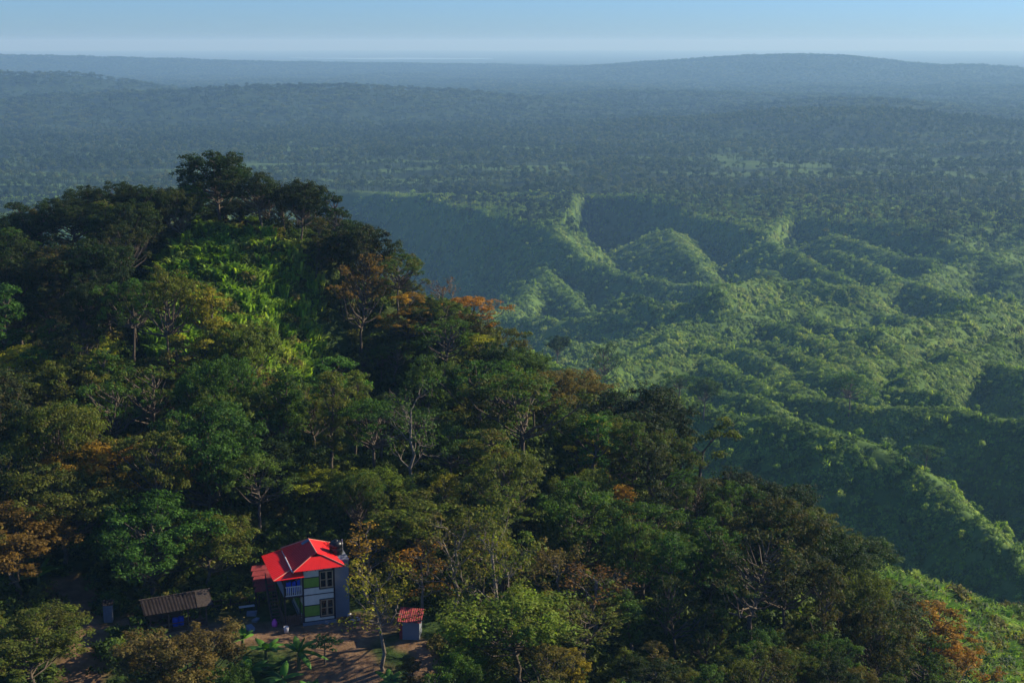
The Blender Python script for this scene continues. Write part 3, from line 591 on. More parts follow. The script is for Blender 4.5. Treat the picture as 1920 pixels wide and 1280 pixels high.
# the tall crooked tree: one leaning forked stem with small leaf pads
def crooked():
    x, y, z = ground_at(1308, 161); s = 161/F*1.03
    def q(a, b): return np.array([(a-1308)*s, 0, (1075-b)*s*1.02])
    st = [q(1308, 1110), q(1303, 1060), q(1306, 1000), q(1310, 950), q(1314, 918), q(1328, 899), q(1340, 885), q(1348, 868), q(1352, 860)]
    o = empty('crooked_tree', (x, y, z)); tag(o, 'tall crooked thin tree leaning out over the shaded valley on the lower ridge', 'tree')
    rs_ = np.random.RandomState(3); br = [([4, 4], [1292, 908], .09), ([5, 5], [1325, 880], .08), ([6, 6], [1356, 880], .08), ([3, 3], [1340, 930], .1)]
    tk = [tube(st, np.linspace(.26, .07, 9), 7)]; C = [q(1352, 858), q(1345, 872), q(1360, 866)]
    for (i, _), (a, b), r0 in br:
        e = q(a, b)+[0, rs_.normal()*1.2, 0]; tk.append(tube(bend(st[i], e, 5, rs_, .1, .06), np.linspace(r0, .03, 5), 4)); C += [e, e+[.6, .4, .1]]
    C += [q(1370, 884), q(1330, 884), q(1310, 893), q(1378, 890)]
    V, Fq = join(tk); m1 = mesh_np('trunk', V, Fq, smooth=True); m1.materials.append(M_BARK); link('trunk', m1, o)
    C = np.array(C); m2 = crown_mesh('crown', C, rs_.uniform(.6, 1.1, len(C)), 80, .34, rs_, flat=.5); m2.materials.append(M_LEAF); c = link('crown', m2, o); c.color = (*OLIVE, .2)
    PLACED.append((x, y, 3))
crooked()
# a few trees standing by themselves in the valley
for (px_, top, D, rad, kd, col, lab, tn_, vr) in [
 (1137,632,497,5.5,'loose',GREEN,'lone thin tree standing on the wooded spur in front of the pale valley',.05,0),
 (1043,627,512,3.6,'dome',DARK,'small dark round tree poking up on the wooded spur by the blue slope',.0,4),
 (1275,700,470,6.5,'umbrella',GREEN,'flat green tree on the crest behind the broadest dark tree',.0,0),
 (1318,705,462,4.0,'dome',GREEN,'rounded green tree next to the flat one on the valley crest',.0,4),
 (1590,700,560,9.0,'umbrella',GREEN,'large spreading tree in the middle of the green valley',.0,1),
 (1735,835,420,6.0,'umbrella',GREEN,'flat crowned tree on the long sunlit spur at the right',.0,2)]:
    T(px_, top, D, rad, kd, col, lab, tn_, vr)
# the rest of the near forest
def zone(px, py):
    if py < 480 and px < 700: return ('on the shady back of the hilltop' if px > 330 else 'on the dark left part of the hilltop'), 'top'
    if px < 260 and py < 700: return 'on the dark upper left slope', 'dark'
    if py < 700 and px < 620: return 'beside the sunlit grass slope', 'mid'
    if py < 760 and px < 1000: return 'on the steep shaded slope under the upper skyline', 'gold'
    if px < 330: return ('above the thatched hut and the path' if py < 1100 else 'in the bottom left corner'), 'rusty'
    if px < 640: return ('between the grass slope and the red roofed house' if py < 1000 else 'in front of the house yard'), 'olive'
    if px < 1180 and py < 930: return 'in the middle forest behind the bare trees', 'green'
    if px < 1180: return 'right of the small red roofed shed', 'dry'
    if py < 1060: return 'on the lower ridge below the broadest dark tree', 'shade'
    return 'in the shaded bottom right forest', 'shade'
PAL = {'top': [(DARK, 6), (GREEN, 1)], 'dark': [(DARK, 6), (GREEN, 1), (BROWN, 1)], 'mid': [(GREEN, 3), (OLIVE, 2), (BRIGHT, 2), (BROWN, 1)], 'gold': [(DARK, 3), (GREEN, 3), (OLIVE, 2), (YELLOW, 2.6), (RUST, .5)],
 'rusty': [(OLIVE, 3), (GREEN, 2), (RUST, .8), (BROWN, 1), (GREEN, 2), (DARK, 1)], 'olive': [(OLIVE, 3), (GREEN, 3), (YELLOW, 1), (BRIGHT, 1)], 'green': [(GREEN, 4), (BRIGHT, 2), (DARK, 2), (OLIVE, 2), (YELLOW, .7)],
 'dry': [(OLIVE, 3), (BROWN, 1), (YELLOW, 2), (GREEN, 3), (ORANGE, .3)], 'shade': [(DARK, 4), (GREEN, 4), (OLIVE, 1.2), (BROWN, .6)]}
KN = {'dome': 'rounded', 'umbrella': 'flat topped', 'layer': 'layered', 'column': 'slender', 'loose': 'thin crowned', 'bare': 'nearly bare'}
CN = {DARK: 'dark green', GREEN: 'green', BRIGHT: 'bright green', OLIVE: 'olive', YELLOW: 'yellow green', ORANGE: 'orange', RUST: 'rust brown', BROWN: 'brown tinged'}
FILL = []
MARKS = [(415,276,'tallest hilltop tree'),(563,335,'second dark hilltop tree'),(640,352,'open layered hilltop tree'),(232,338,'flat topped hilltop tree'),(45,374,'leftmost hilltop tree'),(672,470,'rust brown tree under the hilltop'),(748,470,'yellow tipped skyline tree'),(830,508,'leafless reddish skyline tree'),(885,553,'wide orange skyline tree'),
 (900,640,'tall yellow tree'),(935,700,'golden round tree'),(968,652,'green tree at the pale valley'),(1035,692,'broad brown topped tree'),(1198,722,'broadest dark tree'),(1265,830,'slim creeper clad tree'),(1155,905,'narrow orange tree'),(1308,870,'tall crooked tree'),(1440,905,'dark trees right of the crooked one'),(1522,938,'olive leaning tree'),(1592,1004,'last skyline tree'),
 (1742,1130,'bright orange corner tree'),(1660,1120,'big dark corner tree'),(255,515,'thin pale trunked slope tree'),(322,500,'tall flat crowned slope tree'),(142,440,'rusty thin crowned tree'),(40,560,'dark left edge tree'),(225,700,'leaning thin tree'),(120,680,'dull olive tree'),(415,640,'wide olive yellow tree'),(620,665,'feathery bright green tree'),(470,690,'brown thin leaved tree'),
 (205,830,'orange gold tree'),(290,930,'big green tree above the hut'),(420,955,'olive brown tree by the hut'),(120,880,'dull green lower left tree'),(30,950,'rust red left edge tree'),(520,815,'dark tree above the house'),(590,870,'yellow green tree behind the house'),(690,880,'lime green tree'),(790,765,'wide flat green tree'),(850,800,'layered green tree in mid forest'),
 (800,925,'olive tree behind the bare trees'),(62,1150,'bottom left corner tree'),(340,1183,'tree in front of the hut'),(722,1030,'tall pale bare tree'),(925,945,'largest bare tree'),(855,955,'dark trunked bare tree'),(792,1010,'bare tree behind the shed'),(1050,1010,'twisted bare tree'),(1115,1050,'brownish bare tree'),(980,1105,'yellow green bottom tree'),(1085,1130,'thin olive bottom tree'),
 (1480,1075,'bushy blue green tree'),(1350,1060,'shaded green tree'),(1250,1040,'round green tree under the crooked one'),(1250,1220,'bottom forest edge'),(1480,1220,'dark bottom right forest edge')]
SKYL = np.array([(-60,410),(0,402),(50,380),(150,358),(240,345),(340,345),(350,330),(415,285),(470,325),(560,345),(640,362),(700,430),(720,485),(800,520),(900,575),(960,655),(1040,705),(1090,775),(1140,748),(1270,785),(1300,875),(1400,895),(1450,910),(1530,950),(1600,1015),(1650,1085),(1700,1145),(1780,1205),(1830,1285),(1960,1330)], float)
def fill_forest():
    rf = random.Random(21); n = 0; tries = 0
    while n < 285 and tries < 30000:
        tries += 1
        r = math.sqrt(rf.uniform(97**2, 236**2)); a = rf.uniform(-R(22.5), R(22.5)); x, y = r*math.sin(a), r*math.cos(a)
        z = float(hg(np.array([x]), np.array([y]))[0]); px, py = proj(x, y, z)
        if px > 1960 or px < -60 or py > 1420: continue
        if px > 1600+ (py-1080)*.55 and y > 134: continue              # open shrub slope
        if y > 150 and z < -72: continue
        grass = ((px-430)/175)**2 + ((py-610)/160)**2 < 1 or ((px-540)/90)**2+((py-740)/70)**2 < 1 or ((px-600)/80)**2+((py-640)/60)**2 < .6
        if grass and rf.random() < .97: continue
        if 120 < y < 129 and 190 < px < 830: continue
        kd = rf.choices(['dome', 'umbrella', 'layer', 'column', 'loose', 'bare'], [8, 2.2, 3, 3, 3, 1.4 if (650 < px < 1250 and y < 150) else 0.])[0]
        zn, pal = zone(px, py-60); h = rf.triangular(8, 17, 11)*(1.1 if pal in ('top', 'gold') else 1); 
        if 540 < px < 760 and 560 < py < 860: h = rf.uniform(5, 8)
        if grass: h = rf.uniform(4.5, 7.5)
        if y < 121: h = rf.uniform(4, 7.5)
        lim = max(np.interp([px-25, px, px+25], SKYL[:, 0], SKYL[:, 1]))+6; v = (640-lim)/F; h = min(h, y*(-SP+v*CP)/(CP+v*SP)-z)
        if h < 4: continue
        if 640 < px < 920 and 118 < y < 142: h = min(h, 8)
        rad = h*rf.uniform(.26, .40)*(.55 if kd == 'column' else 1)
        tpx, tpy = proj(x, y, z+h); s_ = 19*124/y*rad
        if y < 124 and px+s_ > 425 and px-s_ < 840 and tpy < 1205: continue   # keep the yard in view
        if y < 124 and px+s_ > 235 and px-s_ < 430 and tpy < 1190: continue
        if y < 119 and 430 < px < 730: continue
        if y < 132 and px+s_ > 85 and px-s_ < 235 and tpy < 1290: continue
        if tpy < 270: continue
        if math.hypot(x-HX-1, y-HY-3) < rad+7.0 or math.hypot(x-pw(770, 1190, 121)[0], y-121) < rad+2.5 or math.hypot(x-pw(320, 1160, 124)[0], (y-124.5)) < rad+4: continue
        if bare_at(np.array([x]), np.array([y]))[0] > .4: continue
        if any((x-a_)**2+(y-b_)**2 < (.62*(rad+c_))**2 for a_, b_, c_ in PLACED): continue
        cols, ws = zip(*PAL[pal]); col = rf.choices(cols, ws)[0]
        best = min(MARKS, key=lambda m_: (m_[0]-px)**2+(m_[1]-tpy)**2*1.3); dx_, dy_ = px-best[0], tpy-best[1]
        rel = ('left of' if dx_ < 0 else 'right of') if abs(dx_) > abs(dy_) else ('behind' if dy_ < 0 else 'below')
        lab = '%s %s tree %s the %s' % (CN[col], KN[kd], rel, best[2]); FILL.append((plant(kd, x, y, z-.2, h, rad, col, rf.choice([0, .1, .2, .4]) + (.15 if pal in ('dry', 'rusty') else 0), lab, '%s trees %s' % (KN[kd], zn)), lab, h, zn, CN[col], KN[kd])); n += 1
    print('filled', n, tries)
fill_forest()

def tell_apart():
    by = {}
    for f in FILL: by.setdefault(f[1], []).append(f)
    for lab, fs in by.items():
        fs.sort(key=lambda f: -f[2])
        if len(fs) == 2: fs[0][0]['label'] = 'taller '+lab; fs[1][0]['label'] = 'lower '+lab
        elif len(fs) == 3:
            for f, w_ in zip(fs, ('tallest ', 'middle sized ', 'smallest ')): f[0]['label'] = w_+lab
        elif len(fs) > 3:
            fs.sort(key=lambda f: proj(*f[0].location)[0]); O = ['', 'second from left, ', 'third from left, ', 'fourth from left, ', 'fifth from left, ', 'sixth from left, ', 'seventh from left, ', 'eighth from left, ']
            for i, f in enumerate(fs): f[0]['label'] = ('leftmost ' if i == 0 else 'rightmost ' if i == len(fs)-1 else O[i] if i < 8 else '')+lab
tell_apart()
# ------------------------------------------------------------------ the red roofed house, the hut, the shed and the yard
M_CREAM = simple('cream_board', (.72, .66, .52), .7, var=.14, scale=1.5); M_GREEN = simple('green_board', (.20, .33, .035), .6, var=.15, scale=2)
M_DKWOOD = simple('dark_timber', (.028, .018, .022), .6, var=.3); M_FRAME = simple('tan_window_frame', (.46, .29, .15), .5, var=.12)
M_GLASS = simple('dark_glass', (.010, .012, .016), .08, .5, var=.1); M_CONC = simple('grey_render', (.20, .22, .25), .9, .05, var=.07, scale=1.2)
M_WHITE = simple('white_paint', (.62, .60, .58), .6, var=.12); M_BLUE = simple('blue_cloth', (.015, .07, .55), .7, var=.2, scale=4); M_PINK = simple('pink_plastic', (.75, .12, .50), .5, var=.15, scale=5)
M_BLACK = simple('black_plastic', (.008, .009, .011), .35, .4, var=.2); M_BROWNB = simple('brown_board', (.12, .065, .045), .8, var=.35, scale=3); M_GALV = simple('galvanised_sheet', (.16, .18, .21), .75, .2, var=.2)
M_RED = bpy.data.materials.new('red_metal_roof'); t, p = nodes(M_RED)
g = noise(t, 1.3, 6, nn(t, 'ShaderNodeTexCoord').outputs['Object']); t.links.new(ramp(t, g, [(.3, (.68, .012, .012)), (.7, (.80, .020, .016))]), p.inputs['Base Color'])
p.inputs['Roughness'].default_value = .45; p.inputs['Specular IOR Level'].default_value = .3
M_RUSTY = simple('rusty_red_sheet', (.27, .04, .04), .7, var=.45, scale=3); M_TIN = simple('weathered_tin', (.027, .021, .020), .9, .05, var=.35, scale=2); M_THATCH = simple('dry_thatch', (.07, .055, .045), .95, .05, var=.4, scale=5, bump=.4)
def bxs(*bs):
    V = []; Fq = []
    for (a, b_, c_, d_, e, f) in bs:
        o = len(V); V += [(x, y, z) for z in (e, f) for x, y in ((a, c_), (b_, c_), (b_, d_), (a, d_))]
        Fq += [(o, o+3, o+2, o+1), (o+4, o+5, o+6, o+7), (o, o+1, o+5, o+4), (o+1, o+2, o+6, o+5), (o+2, o+3, o+7, o+6), (o+3, o, o+4, o+7)]
    return V, Fq
def part(name, parent, mat, *bs): V, Fq = bxs(*bs); return link(name, mesh_np(name, V, Fq), parent, mat)
def sheet(name, parent, mat, pts, th=.05, ribs=0, ribdir=None):
    """a flat roofing sheet of real thickness, corrugated along its slope when ribs > 0 (pts: eave a, eave b, top b, top a)"""
    P = np.array(pts, float); n = np.cross(P[1]-P[0], P[-1]-P[0]); n /= np.linalg.norm(n); n *= np.sign(n[2])
    if not ribs:
        k = len(P); V = np.r_[P, P-n*th]; me = bpy.data.meshes.new(name); fs = [list(range(k)), list(range(2*k-1, k-1, -1))]+[[i, i+k, (i+1) % k+k, (i+1) % k] for i in range(k)]
        me.from_pydata([tuple(v) for v in V], [], fs); me.update(); return link(name, me, parent, mat)
    s = np.linspace(0, 1, ribs*2+1); a = P[0]+(P[1]-P[0])*s[:, None]; b_ = P[3]+(P[2]-P[3])*s[:, None]; h = (np.arange(len(s)) % 2)*.035
    a = a+n*h[:, None]; b_ = b_+n*h[:, None]; V = np.r_[a, b_, a-n*th, b_-n*th]; m = len(s); i = np.arange(m-1)
    Fq = np.r_[np.stack([i, i+1, i+1+m, i+m], -1), np.stack([i+2*m+1, i+2*m, i+3*m, i+1+3*m], -1), np.stack([i, i+2*m, i+1+2*m, i+1], -1), np.stack([i+m, i+1+m, i+1+3*m, i+3*m], -1), [[0, m, 3*m, 2*m]], [[m-1, 3*m-1, 4*m-1, 2*m-1]]]
    return link(name, mesh_np(name, V, Fq), parent, mat)
def rod(name, parent, mat, pts, r, k=8):
    V, Fq = tube(pts, np.full(len(pts), r) if np.isscalar(r) else r, k); return link(name, mesh_np(name, V, Fq, smooth=True), parent, mat)
def lathe(name, parent, mat, prof, k=16, loc=None):
    V = [(r*math.cos(a*2*math.pi/k), r*math.sin(a*2*math.pi/k), z) for r, z in prof for a in range(k)]
    Fq = [(i*k+j, i*k+(j+1) % k, (i+1)*k+(j+1) % k, (i+1)*k+j) for i in range(len(prof)-1) for j in range(k)]
    return link(name, mesh_np(name, V, Fq, smooth=True), parent, mat, loc)
TH = R(19); hz0 = float(hg(np.array([HX]), np.array([HY]))[0])
house = empty('red_roofed_house', (HX, HY, hz0+.05), TH); tag(house, 'two storey cream and green house with a bright red roof standing in the yard', 'house')
# front wall: cream and green boards between dark battens
for z0_, z1_, mt in [(.30, .80, M_CREAM), (.80, 1.90, M_GREEN), (1.90, 2.95, M_CREAM), (2.95, 3.67, M_CREAM), (3.67, 4.67, M_GREEN), (4.67, 6.0, M_CREAM)]:
    full = (z0_, z1_) in ((.30, .80),)
    for nm, xa, xb in (('wall_panel', .08, 1.55),) if not full else (('wall_panel', .08, 2.95),): part(nm, house, mt, (xa, xb, 0, .08, z0_+.035, z1_-.035))
part('wall_panel', house, M_CREAM, (1.55, 2.95, 0, .08, 2.42, 3.35)); part('wall_panel', house, M_CREAM, (1.55, 2.95, 0, .08, 5.3, 6.0))
for z_, xb in [(.30, 2.95), (.80, 1.5), (1.90, 1.5), (2.95, 2.95), (3.67, 1.5), (4.67, 1.5)]: part('batten', house, M_DKWOOD, (.08, xb, -.03, .085, z_-.04, z_+.04))
for xa in (0, 2.95): part('corner_post', house, M_DKWOOD, (xa-.06, xa+.08, -.05, .12, 0, 6.0))
part('backing_wall', house, M_CREAM, (.05, 3.0, .09, .16, .1, 6.0)); part('side_wall', house, M_CONC, (2.9, 3.0, .16, 5.6, .1, 6.0)); part('rear_wall', house, M_CREAM, (0, 3.0, 5.6, 5.7, .1, 6.0))
for z0_, z1_, mt in [(.30, .80, M_CREAM), (.80, 1.9, M_GREEN), (1.9, 2.95, M_CREAM), (3.1, 6.0, M_CREAM)]: part('wall_panel', house, mt, (-.04, .04, .14, 1.3, z0_+.03, z1_-.03)); part('wall_panel', house, mt, (-.04, .04, 2.2, 5.6, z0_+.03, z1_-.03))
part('doorway', house, M_GLASS, (-.02, .02, 1.3, 2.2, .2, 2.2), (-.02, .02, 1.3, 2.2, 3.1, 5.1)); part('floor_slab', house, M_DKWOOD, (-1.75, 2.9, .02, 5.6, 2.86, 3.02)); part('floor_slab', house, M_CONC, (-.1, 3.1, -.08, 5.8, -.6, .26))
for zb in (.60, 3.42):
    wdo = part('window', house, M_DKWOOD, (1.52, 1.60, -.06, .08, zb, zb+1.82), (2.87, 2.95, -.06, .08, zb, zb+1.82), (1.60, 2.87, -.06, .08, zb, zb+.08), (1.60, 2.87, -.06, .08, zb+1.74, zb+1.82))
    part('frame', wdo, M_FRAME, (1.60, 1.70, -.04, .06, zb+.08, zb+1.74), (2.77, 2.87, -.04, .06, zb+.08, zb+1.74), (1.70, 2.77, -.04, .06, zb+.08, zb+.18), (1.70, 2.77, -.04, .06, zb+1.64, zb+1.74), (2.15, 2.32, -.045, .06, zb+.18, zb+1.64))
    for xa, xb in ((1.70, 2.15), (2.32, 2.77)):
        part('glazing_bar', wdo, M_FRAME, (xa, xb, -.035, .05, zb+.86, zb+.93))
        for za, zc in ((zb+.18, zb+.86), (zb+.93, zb+1.64)): part('pane', wdo, M_GLASS, (xa, xb, .02, .04, za, zc))
# roof
E0, RZ = 5.62, 6.75; xl, xr, yf, yb, xm = -.95, 3.95, -.6, 6.1, 1.5
rf_ = empty('roof', (0, 0, 0)); rf_.parent = house
gy = .85
sheet('left_slope', rf_, M_RED, [(xl, yf, E0), (xl, yb, E0), (xm, yb-1.4, RZ), (xm, gy, RZ)], .05, 16)
sheet('right_slope', rf_, M_RED, [(xr, yf, E0), (xr, yb, E0), (xm, yb-1.4, RZ), (xm, gy, RZ)], .05, 16)
sheet('front_slope', rf_, M_RED, [(xl, yf, E0), (xr, yf, E0), (xm+.55, gy-.28, RZ-.28), (xm-.55, gy-.28, RZ-.28)])
sheet('rear_slope', rf_, M_RED, [(xl, yb, E0), (xr, yb, E0), (xm, yb-1.4, RZ)])
def prism(name, parent, mat, pts, dy):
    k = len(pts); V = [tuple(p_) for p_ in pts]+[(a, b_+dy, c_) for a, b_, c_ in pts]; me = bpy.data.meshes.new(name)
    me.from_pydata(V, [], [list(range(k)), list(range(2*k-1, k-1, -1))]+[[i, i+k, (i+1) % k+k, (i+1) % k] for i in range(k)]); me.update(); return link(name, me, parent, mat)
prism('gablet', rf_, M_GLASS, [(xm-.55, gy-.2, RZ-.29), (xm+.55, gy-.2, RZ-.29), (xm, gy-.2, RZ-.03)], .12)
sheet('gablet_cap', rf_, M_RED, [(xm-.62, gy-.3, RZ-.25), (xm-.62, gy+.2, RZ-.25), (xm, gy+.2, RZ+.04), (xm, gy-.3, RZ+.04)], .03); sheet('gablet_cap', rf_, M_RED, [(xm+.62, gy-.3, RZ-.25), (xm+.62, gy+.2, RZ-.25), (xm, gy+.2, RZ+.04), (xm, gy-.3, RZ+.04)], .03)
M_CAP = simple('pale_ridge_cap', (.55, .22, .16), .5, var=.15)
rod('ridge_cap', rf_, M_CAP, [(xm, gy-.3, RZ+.05), (xm, yb-1.4, RZ+.05)], .07, 6)
for q, e in (((xl, yf, E0+.03), (xm-.55, gy-.28, RZ-.22)), ((xr, yf, E0+.03), (xm+.55, gy-.28, RZ-.22)), ((xl, yb, E0+.03), (xm, yb-1.4, RZ+.03)), ((xr, yb, E0+.03), (xm, yb-1.4, RZ+.03))): rod('hip_cap', rf_, M_CAP, [q, e], .045, 6)
sheet('flashing', rf_, M_GALV, [(xm-.75, yb-2.05, RZ-.26), (xm-.75, yb-1.5, RZ-.26), (xm-.02, yb-1.5, RZ+.09), (xm-.02, yb-2.05, RZ+.09)], .04)
part('fascia', rf_, M_WHITE, (xl-.02, xl+.03, yf+.1, yb-.5, E0-.14, E0-.01)); part('rafter', rf_, M_DKWOOD, *[(x_, x_+.07, yf+.1, .0, E0-.16, E0-.06) for x_ in (.3, 1.1, 1.9, 2.7, 3.4)])
# lower roof over the veranda
A_, B_, C_, D_, E_, B2 = (-2.85, -.75, 5.03), (0.02, -.75, 5.08), (-1.25, .35, 5.42), (-2.85, 6.2, 5.03), (-.98, 6.2, 5.46), (-.02, .3, 5.46)
low = empty('lower_roof', (0, 0, 0)); low.parent = house
sheet('left_slope', low, M_RED, [A_, D_, E_, (-.98, .45, 5.46)], .05, 16); sheet('front_slope', low, M_RED, [A_, B_, B2, (-.98, .45, 5.46)]); rod('hip_cap', low, M_CAP, [(-2.85, -.75, 5.07), (-.98, .45, 5.5)], .045, 6)
rod('flashing', low, M_WHITE, [(-1.0, -.35, 5.56), (-.98, 3.6, 5.6)], .07, 6)
# veranda, balcony and stairs
for x_, y_ in ((-1.72, .08), (-1.72, 2.4), (-1.72, 5.4)): part('post', house, M_DKWOOD, (x_-.07, x_+.07, y_-.07, y_+.07, -.3, 5.15))
bal = empty('balcony', (0, 0, 0)); bal.parent = house
part('rail', bal, M_WHITE, (-1.64, -.1, .0, .07, 3.92, 4.0), (-1.64, -.1, .01, .06, 3.05, 3.12))
for i in range(9): x_ = -1.55+i*.175; part('baluster', bal, M_WHITE, (x_, x_+.07, .02, .05, 3.12, 3.92))
part('side_parapet', bal, M_CONC, (-1.80, -1.74, .12, 4.5, 3.0, 4.0))
fen = empty('veranda_fence', (0, 0, 0)); fen.parent = house
for i in range(10): x_ = -1.68+i*.165; part('picket', fen, M_BROWNB, (x_, x_+.12, -.02, .02, .1, 1.15+.04*(i % 3)))
part('rail', fen, M_BROWNB, (-1.7, -.06, .025, .06, .9, .98)); part('side_boards', fen, M_BROWNB, (-1.86, -1.80, .1, 2.3, .1, 1.1))
st_ = empty('staircase', (0, 0, 0)); st_.parent = house
for i in range(12): part('step', st_, M_BROWNB, (-2.75, -1.9, 1.2+i*.27, 1.5+i*.27, .0+i*.25, .05+i*.25))
for x_ in (-2.8, -1.92): prism('stringer', st_, M_BROWNB, [(x_, 1.15, -.15), (x_, 1.15, .1), (x_, 4.5, 3.1), (x_, 4.5, 2.85)], .001) if False else rod('stringer', st_, M_BROWNB, [(x_, 1.1, -.05), (x_, 4.5, 2.95)], .07, 4)
rod('handrail', st_, M_DKWOOD, [(-2.8, 1.1, .9), (-2.8, 4.5, 3.9)], .045, 5)
for i in range(5): rod('rail_post', st_, M_DKWOOD, [(-2.8, 1.2+i*.8, i*.72), (-2.8, 1.2+i*.8, .95+i*.72)], .04, 4)
# washing and chairs on the balcony
for i, (a, b_) in enumerate([(-1.5, -1.05), (-.95, -.6), (-.5, -.15)]):
    V = []; n_ = 7
    for j in range(n_):
        for k in range(4): V.append((a+(b_-a)*j/(n_-1), .35+.05*math.sin(j*2.1+i), 4.35+(.1 if i == 2 else 0)-k*.38-.04*math.sin(j+k)))
    Fq = [(j*4+k, j*4+k+1, j*4+k+5, j*4+k+4) for j in range(n_-1) for k in range(3)]
    o = link('blue_cloth', mesh_np('blue_cloth', V, Fq, smooth=True), None, M_BLUE); o.location = house.location; o.rotation_euler = house.rotation_euler
    sm = o.modifiers.new('s', 'SOLIDIFY'); sm.thickness = .03
    tag(o, ['blue cloth at the left end of the balcony', 'blue cloth hanging in the middle of the balcony', 'taller blue cloth beside the dark corner post on the balcony'][i], 'cloth', 'blue cloths drying on the balcony')
# grey rendered block with tank and pole
blk = empty('grey_block', (0, 0, 0)); blk.location = house.matrix_world @ house.location if False else house.location; blk.rotation_euler = house.rotation_euler
tag(blk, 'plain grey rendered tower block built against the right side of the house', 'annex')
part('wall', blk, M_CONC, (3.03, 4.55, .9, 4.2, -.5, 5.55)); part('ledge', blk, M_CONC, (3.1, 4.62, .83, 4.27, 5.552, 5.75)); part('pilaster', blk, M_CONC, (4.38, 4.56, .87, .9, -.5, 5.5)); part('band', blk, M_CONC, (3.03, 4.3, .86, .9, 2.75, 2.9))
tk_ = empty('water_tank', (0, 0, 0)); tk_.location = house.location; tk_.rotation_euler = house.rotation_euler; tag(tk_, 'black plastic water tank standing on the grey block behind the red roof', 'water tank')
lathe('drum', tk_, M_BLACK, [(0, 5.76), (.62, 5.76), (.64, 6.0), (.60, 6.05), (.64, 6.1), (.64, 6.4), (.60, 6.45), (.64, 6.5), (.62, 6.8), (.45, 7.0), (.2, 7.06), (0, 7.06)], 20, (3.75, 2.6, 0)); lathe('lid', tk_, M_BLACK, [(0, 7.14), (.2, 7.14), (.22, 7.05)], 14, (3.75, 2.6, 0))
pl_ = rod('white_pole', None, M_WHITE, [(4.5, 3.2, 5.7), (4.5, 3.2, 6.9)], .06, 8); pl_.location = house.location; pl_.rotation_euler = house.rotation_euler; tag(pl_, 'short white pole standing on the right edge of the grey block', 'pole')
def at_yard(px, py, D=None):
    """yard ground point seen at (px, py)"""
    v = (640-py)/F; D = -YZ*(CP+v*SP)/(SP-v*CP); x, y, z = pw(px, py, D); return x, y, float(hg(np.array([x]), np.array([y]))[0])
# low annex with a rusty red sheet roof, behind the stairs
an = empty('low_annex', (0, 0, 0)); an.location = house.location + __import__('mathutils').Vector((.55, .5, 0)); an.rotation_euler = house.rotation_euler; tag(an, 'low shelter with a striped rusty red sheet roof behind the staircase', 'shelter')
for k in range(5): sheet('roof_sheet', an, M_RUSTY, [(-4.6+.02*k, 4.3+k*.55, 2.05+.33*k), (-2.6, 4.3+k*.55, 2.05+.33*k), (-2.6, 4.88+k*.55, 2.36+.33*k), (-4.3, 4.88+k*.55, 2.36+.33*k)], .03)
for x_, y_, h_ in ((-4.4, 4.5, 2.0), (-2.75, 4.5, 2.0), (-4.2, 6.8, 3.3), (-2.75, 6.8, 3.3)): part('post', an, M_DKWOOD, (x_-.06, x_+.06, y_-.06, y_+.06, -.4, h_))
part('wall_board', an, M_BROWNB, (-4.35, -2.8, 6.74, 6.8, -.3, 2.9))
# pink sack, bucket and oddments in the yard
x, y, z = at_yard(515, 1174); o = lathe('pink_sack', None, M_PINK, [(0, 0), (.22, .02), (.28, .2), (.26, .42), (.19, .6), (.08, .66), (.12, .74), (0, .75)], 12, (x, y, z)); tag(o, 'bulging pink sack standing on the ground by the veranda fence', 'sack')
x, y, z = at_yard(537, 1186); o = empty('bucket', (x, y, z)); tag(o, 'pale grey bucket on the yard in front of the veranda', 'bucket'); lathe('tub', o, M_WHITE, [(0, .02), (.20, .02), (.26, .62), (.24, .62), (.19, .08)], 14); rod('handle', o, M_DKWOOD, [(-.25, 0, .6), (-.15, .05, .78), (.15, .05, .78), (.25, 0, .6)], .015, 5)
for i, (a, b_, s) in enumerate([(472, 1153, .5), (480, 1164, .4), (470, 1180, .55), (600, 1168, .3), (614, 1167, .35)]):
    x, y, z = at_yard(a, b_); rs_ = np.random.RandomState(i); V, Fq = bxs((-s, s, -s*.6, s*.6, -.1, s*.7)); V = np.array(V)*rs_.uniform(.6, 1.1, (8, 3)); o = link('stone_block', mesh_np('stone_block', V, Fq), None, M_CONC, (x, y, z)); o.rotation_euler = (0, 0, i*1.1)
    tag(o, ['grey stone block at the foot of the staircase', 'smaller grey stone just below the block by the staircase', 'grey stone lying in the shaded yard left of the pink sack', 'left one of two small stones under the front wall', 'right one of two small stones under the front wall'][i], 'stone', 'stones lying round the house')
# rubble at the right of the grey block
for i in range(6):
    x, y, z = at_yard(655+i*4-(i % 2)*6, 1160+(i*7) % 18-6); rs_ = np.random.RandomState(40+i); V, Fq = bxs((-.4, .4, -.12, .12, -.05, .15)); V = np.array(V)*rs_.uniform(.7, 1.2, (8, 3)); o = link('plank', mesh_np('plank', V, Fq), None, M_BROWNB if i % 2 else M_WHITE, (x, y, z+.05+.1*(i % 3))); o.rotation_euler = (rs_.uniform(-.3, .3), .2, rs_.uniform(0, 3)); tag(o, ['topmost ', 'upper ', 'middle ', 'middle ', 'lowest ', 'lowest '][i]+('brown' if i % 2 else 'whitish')+' plank in the heap beside the grey block', 'plank', ('brown' if i % 2 else 'whitish')+' planks heaped beside the grey block')
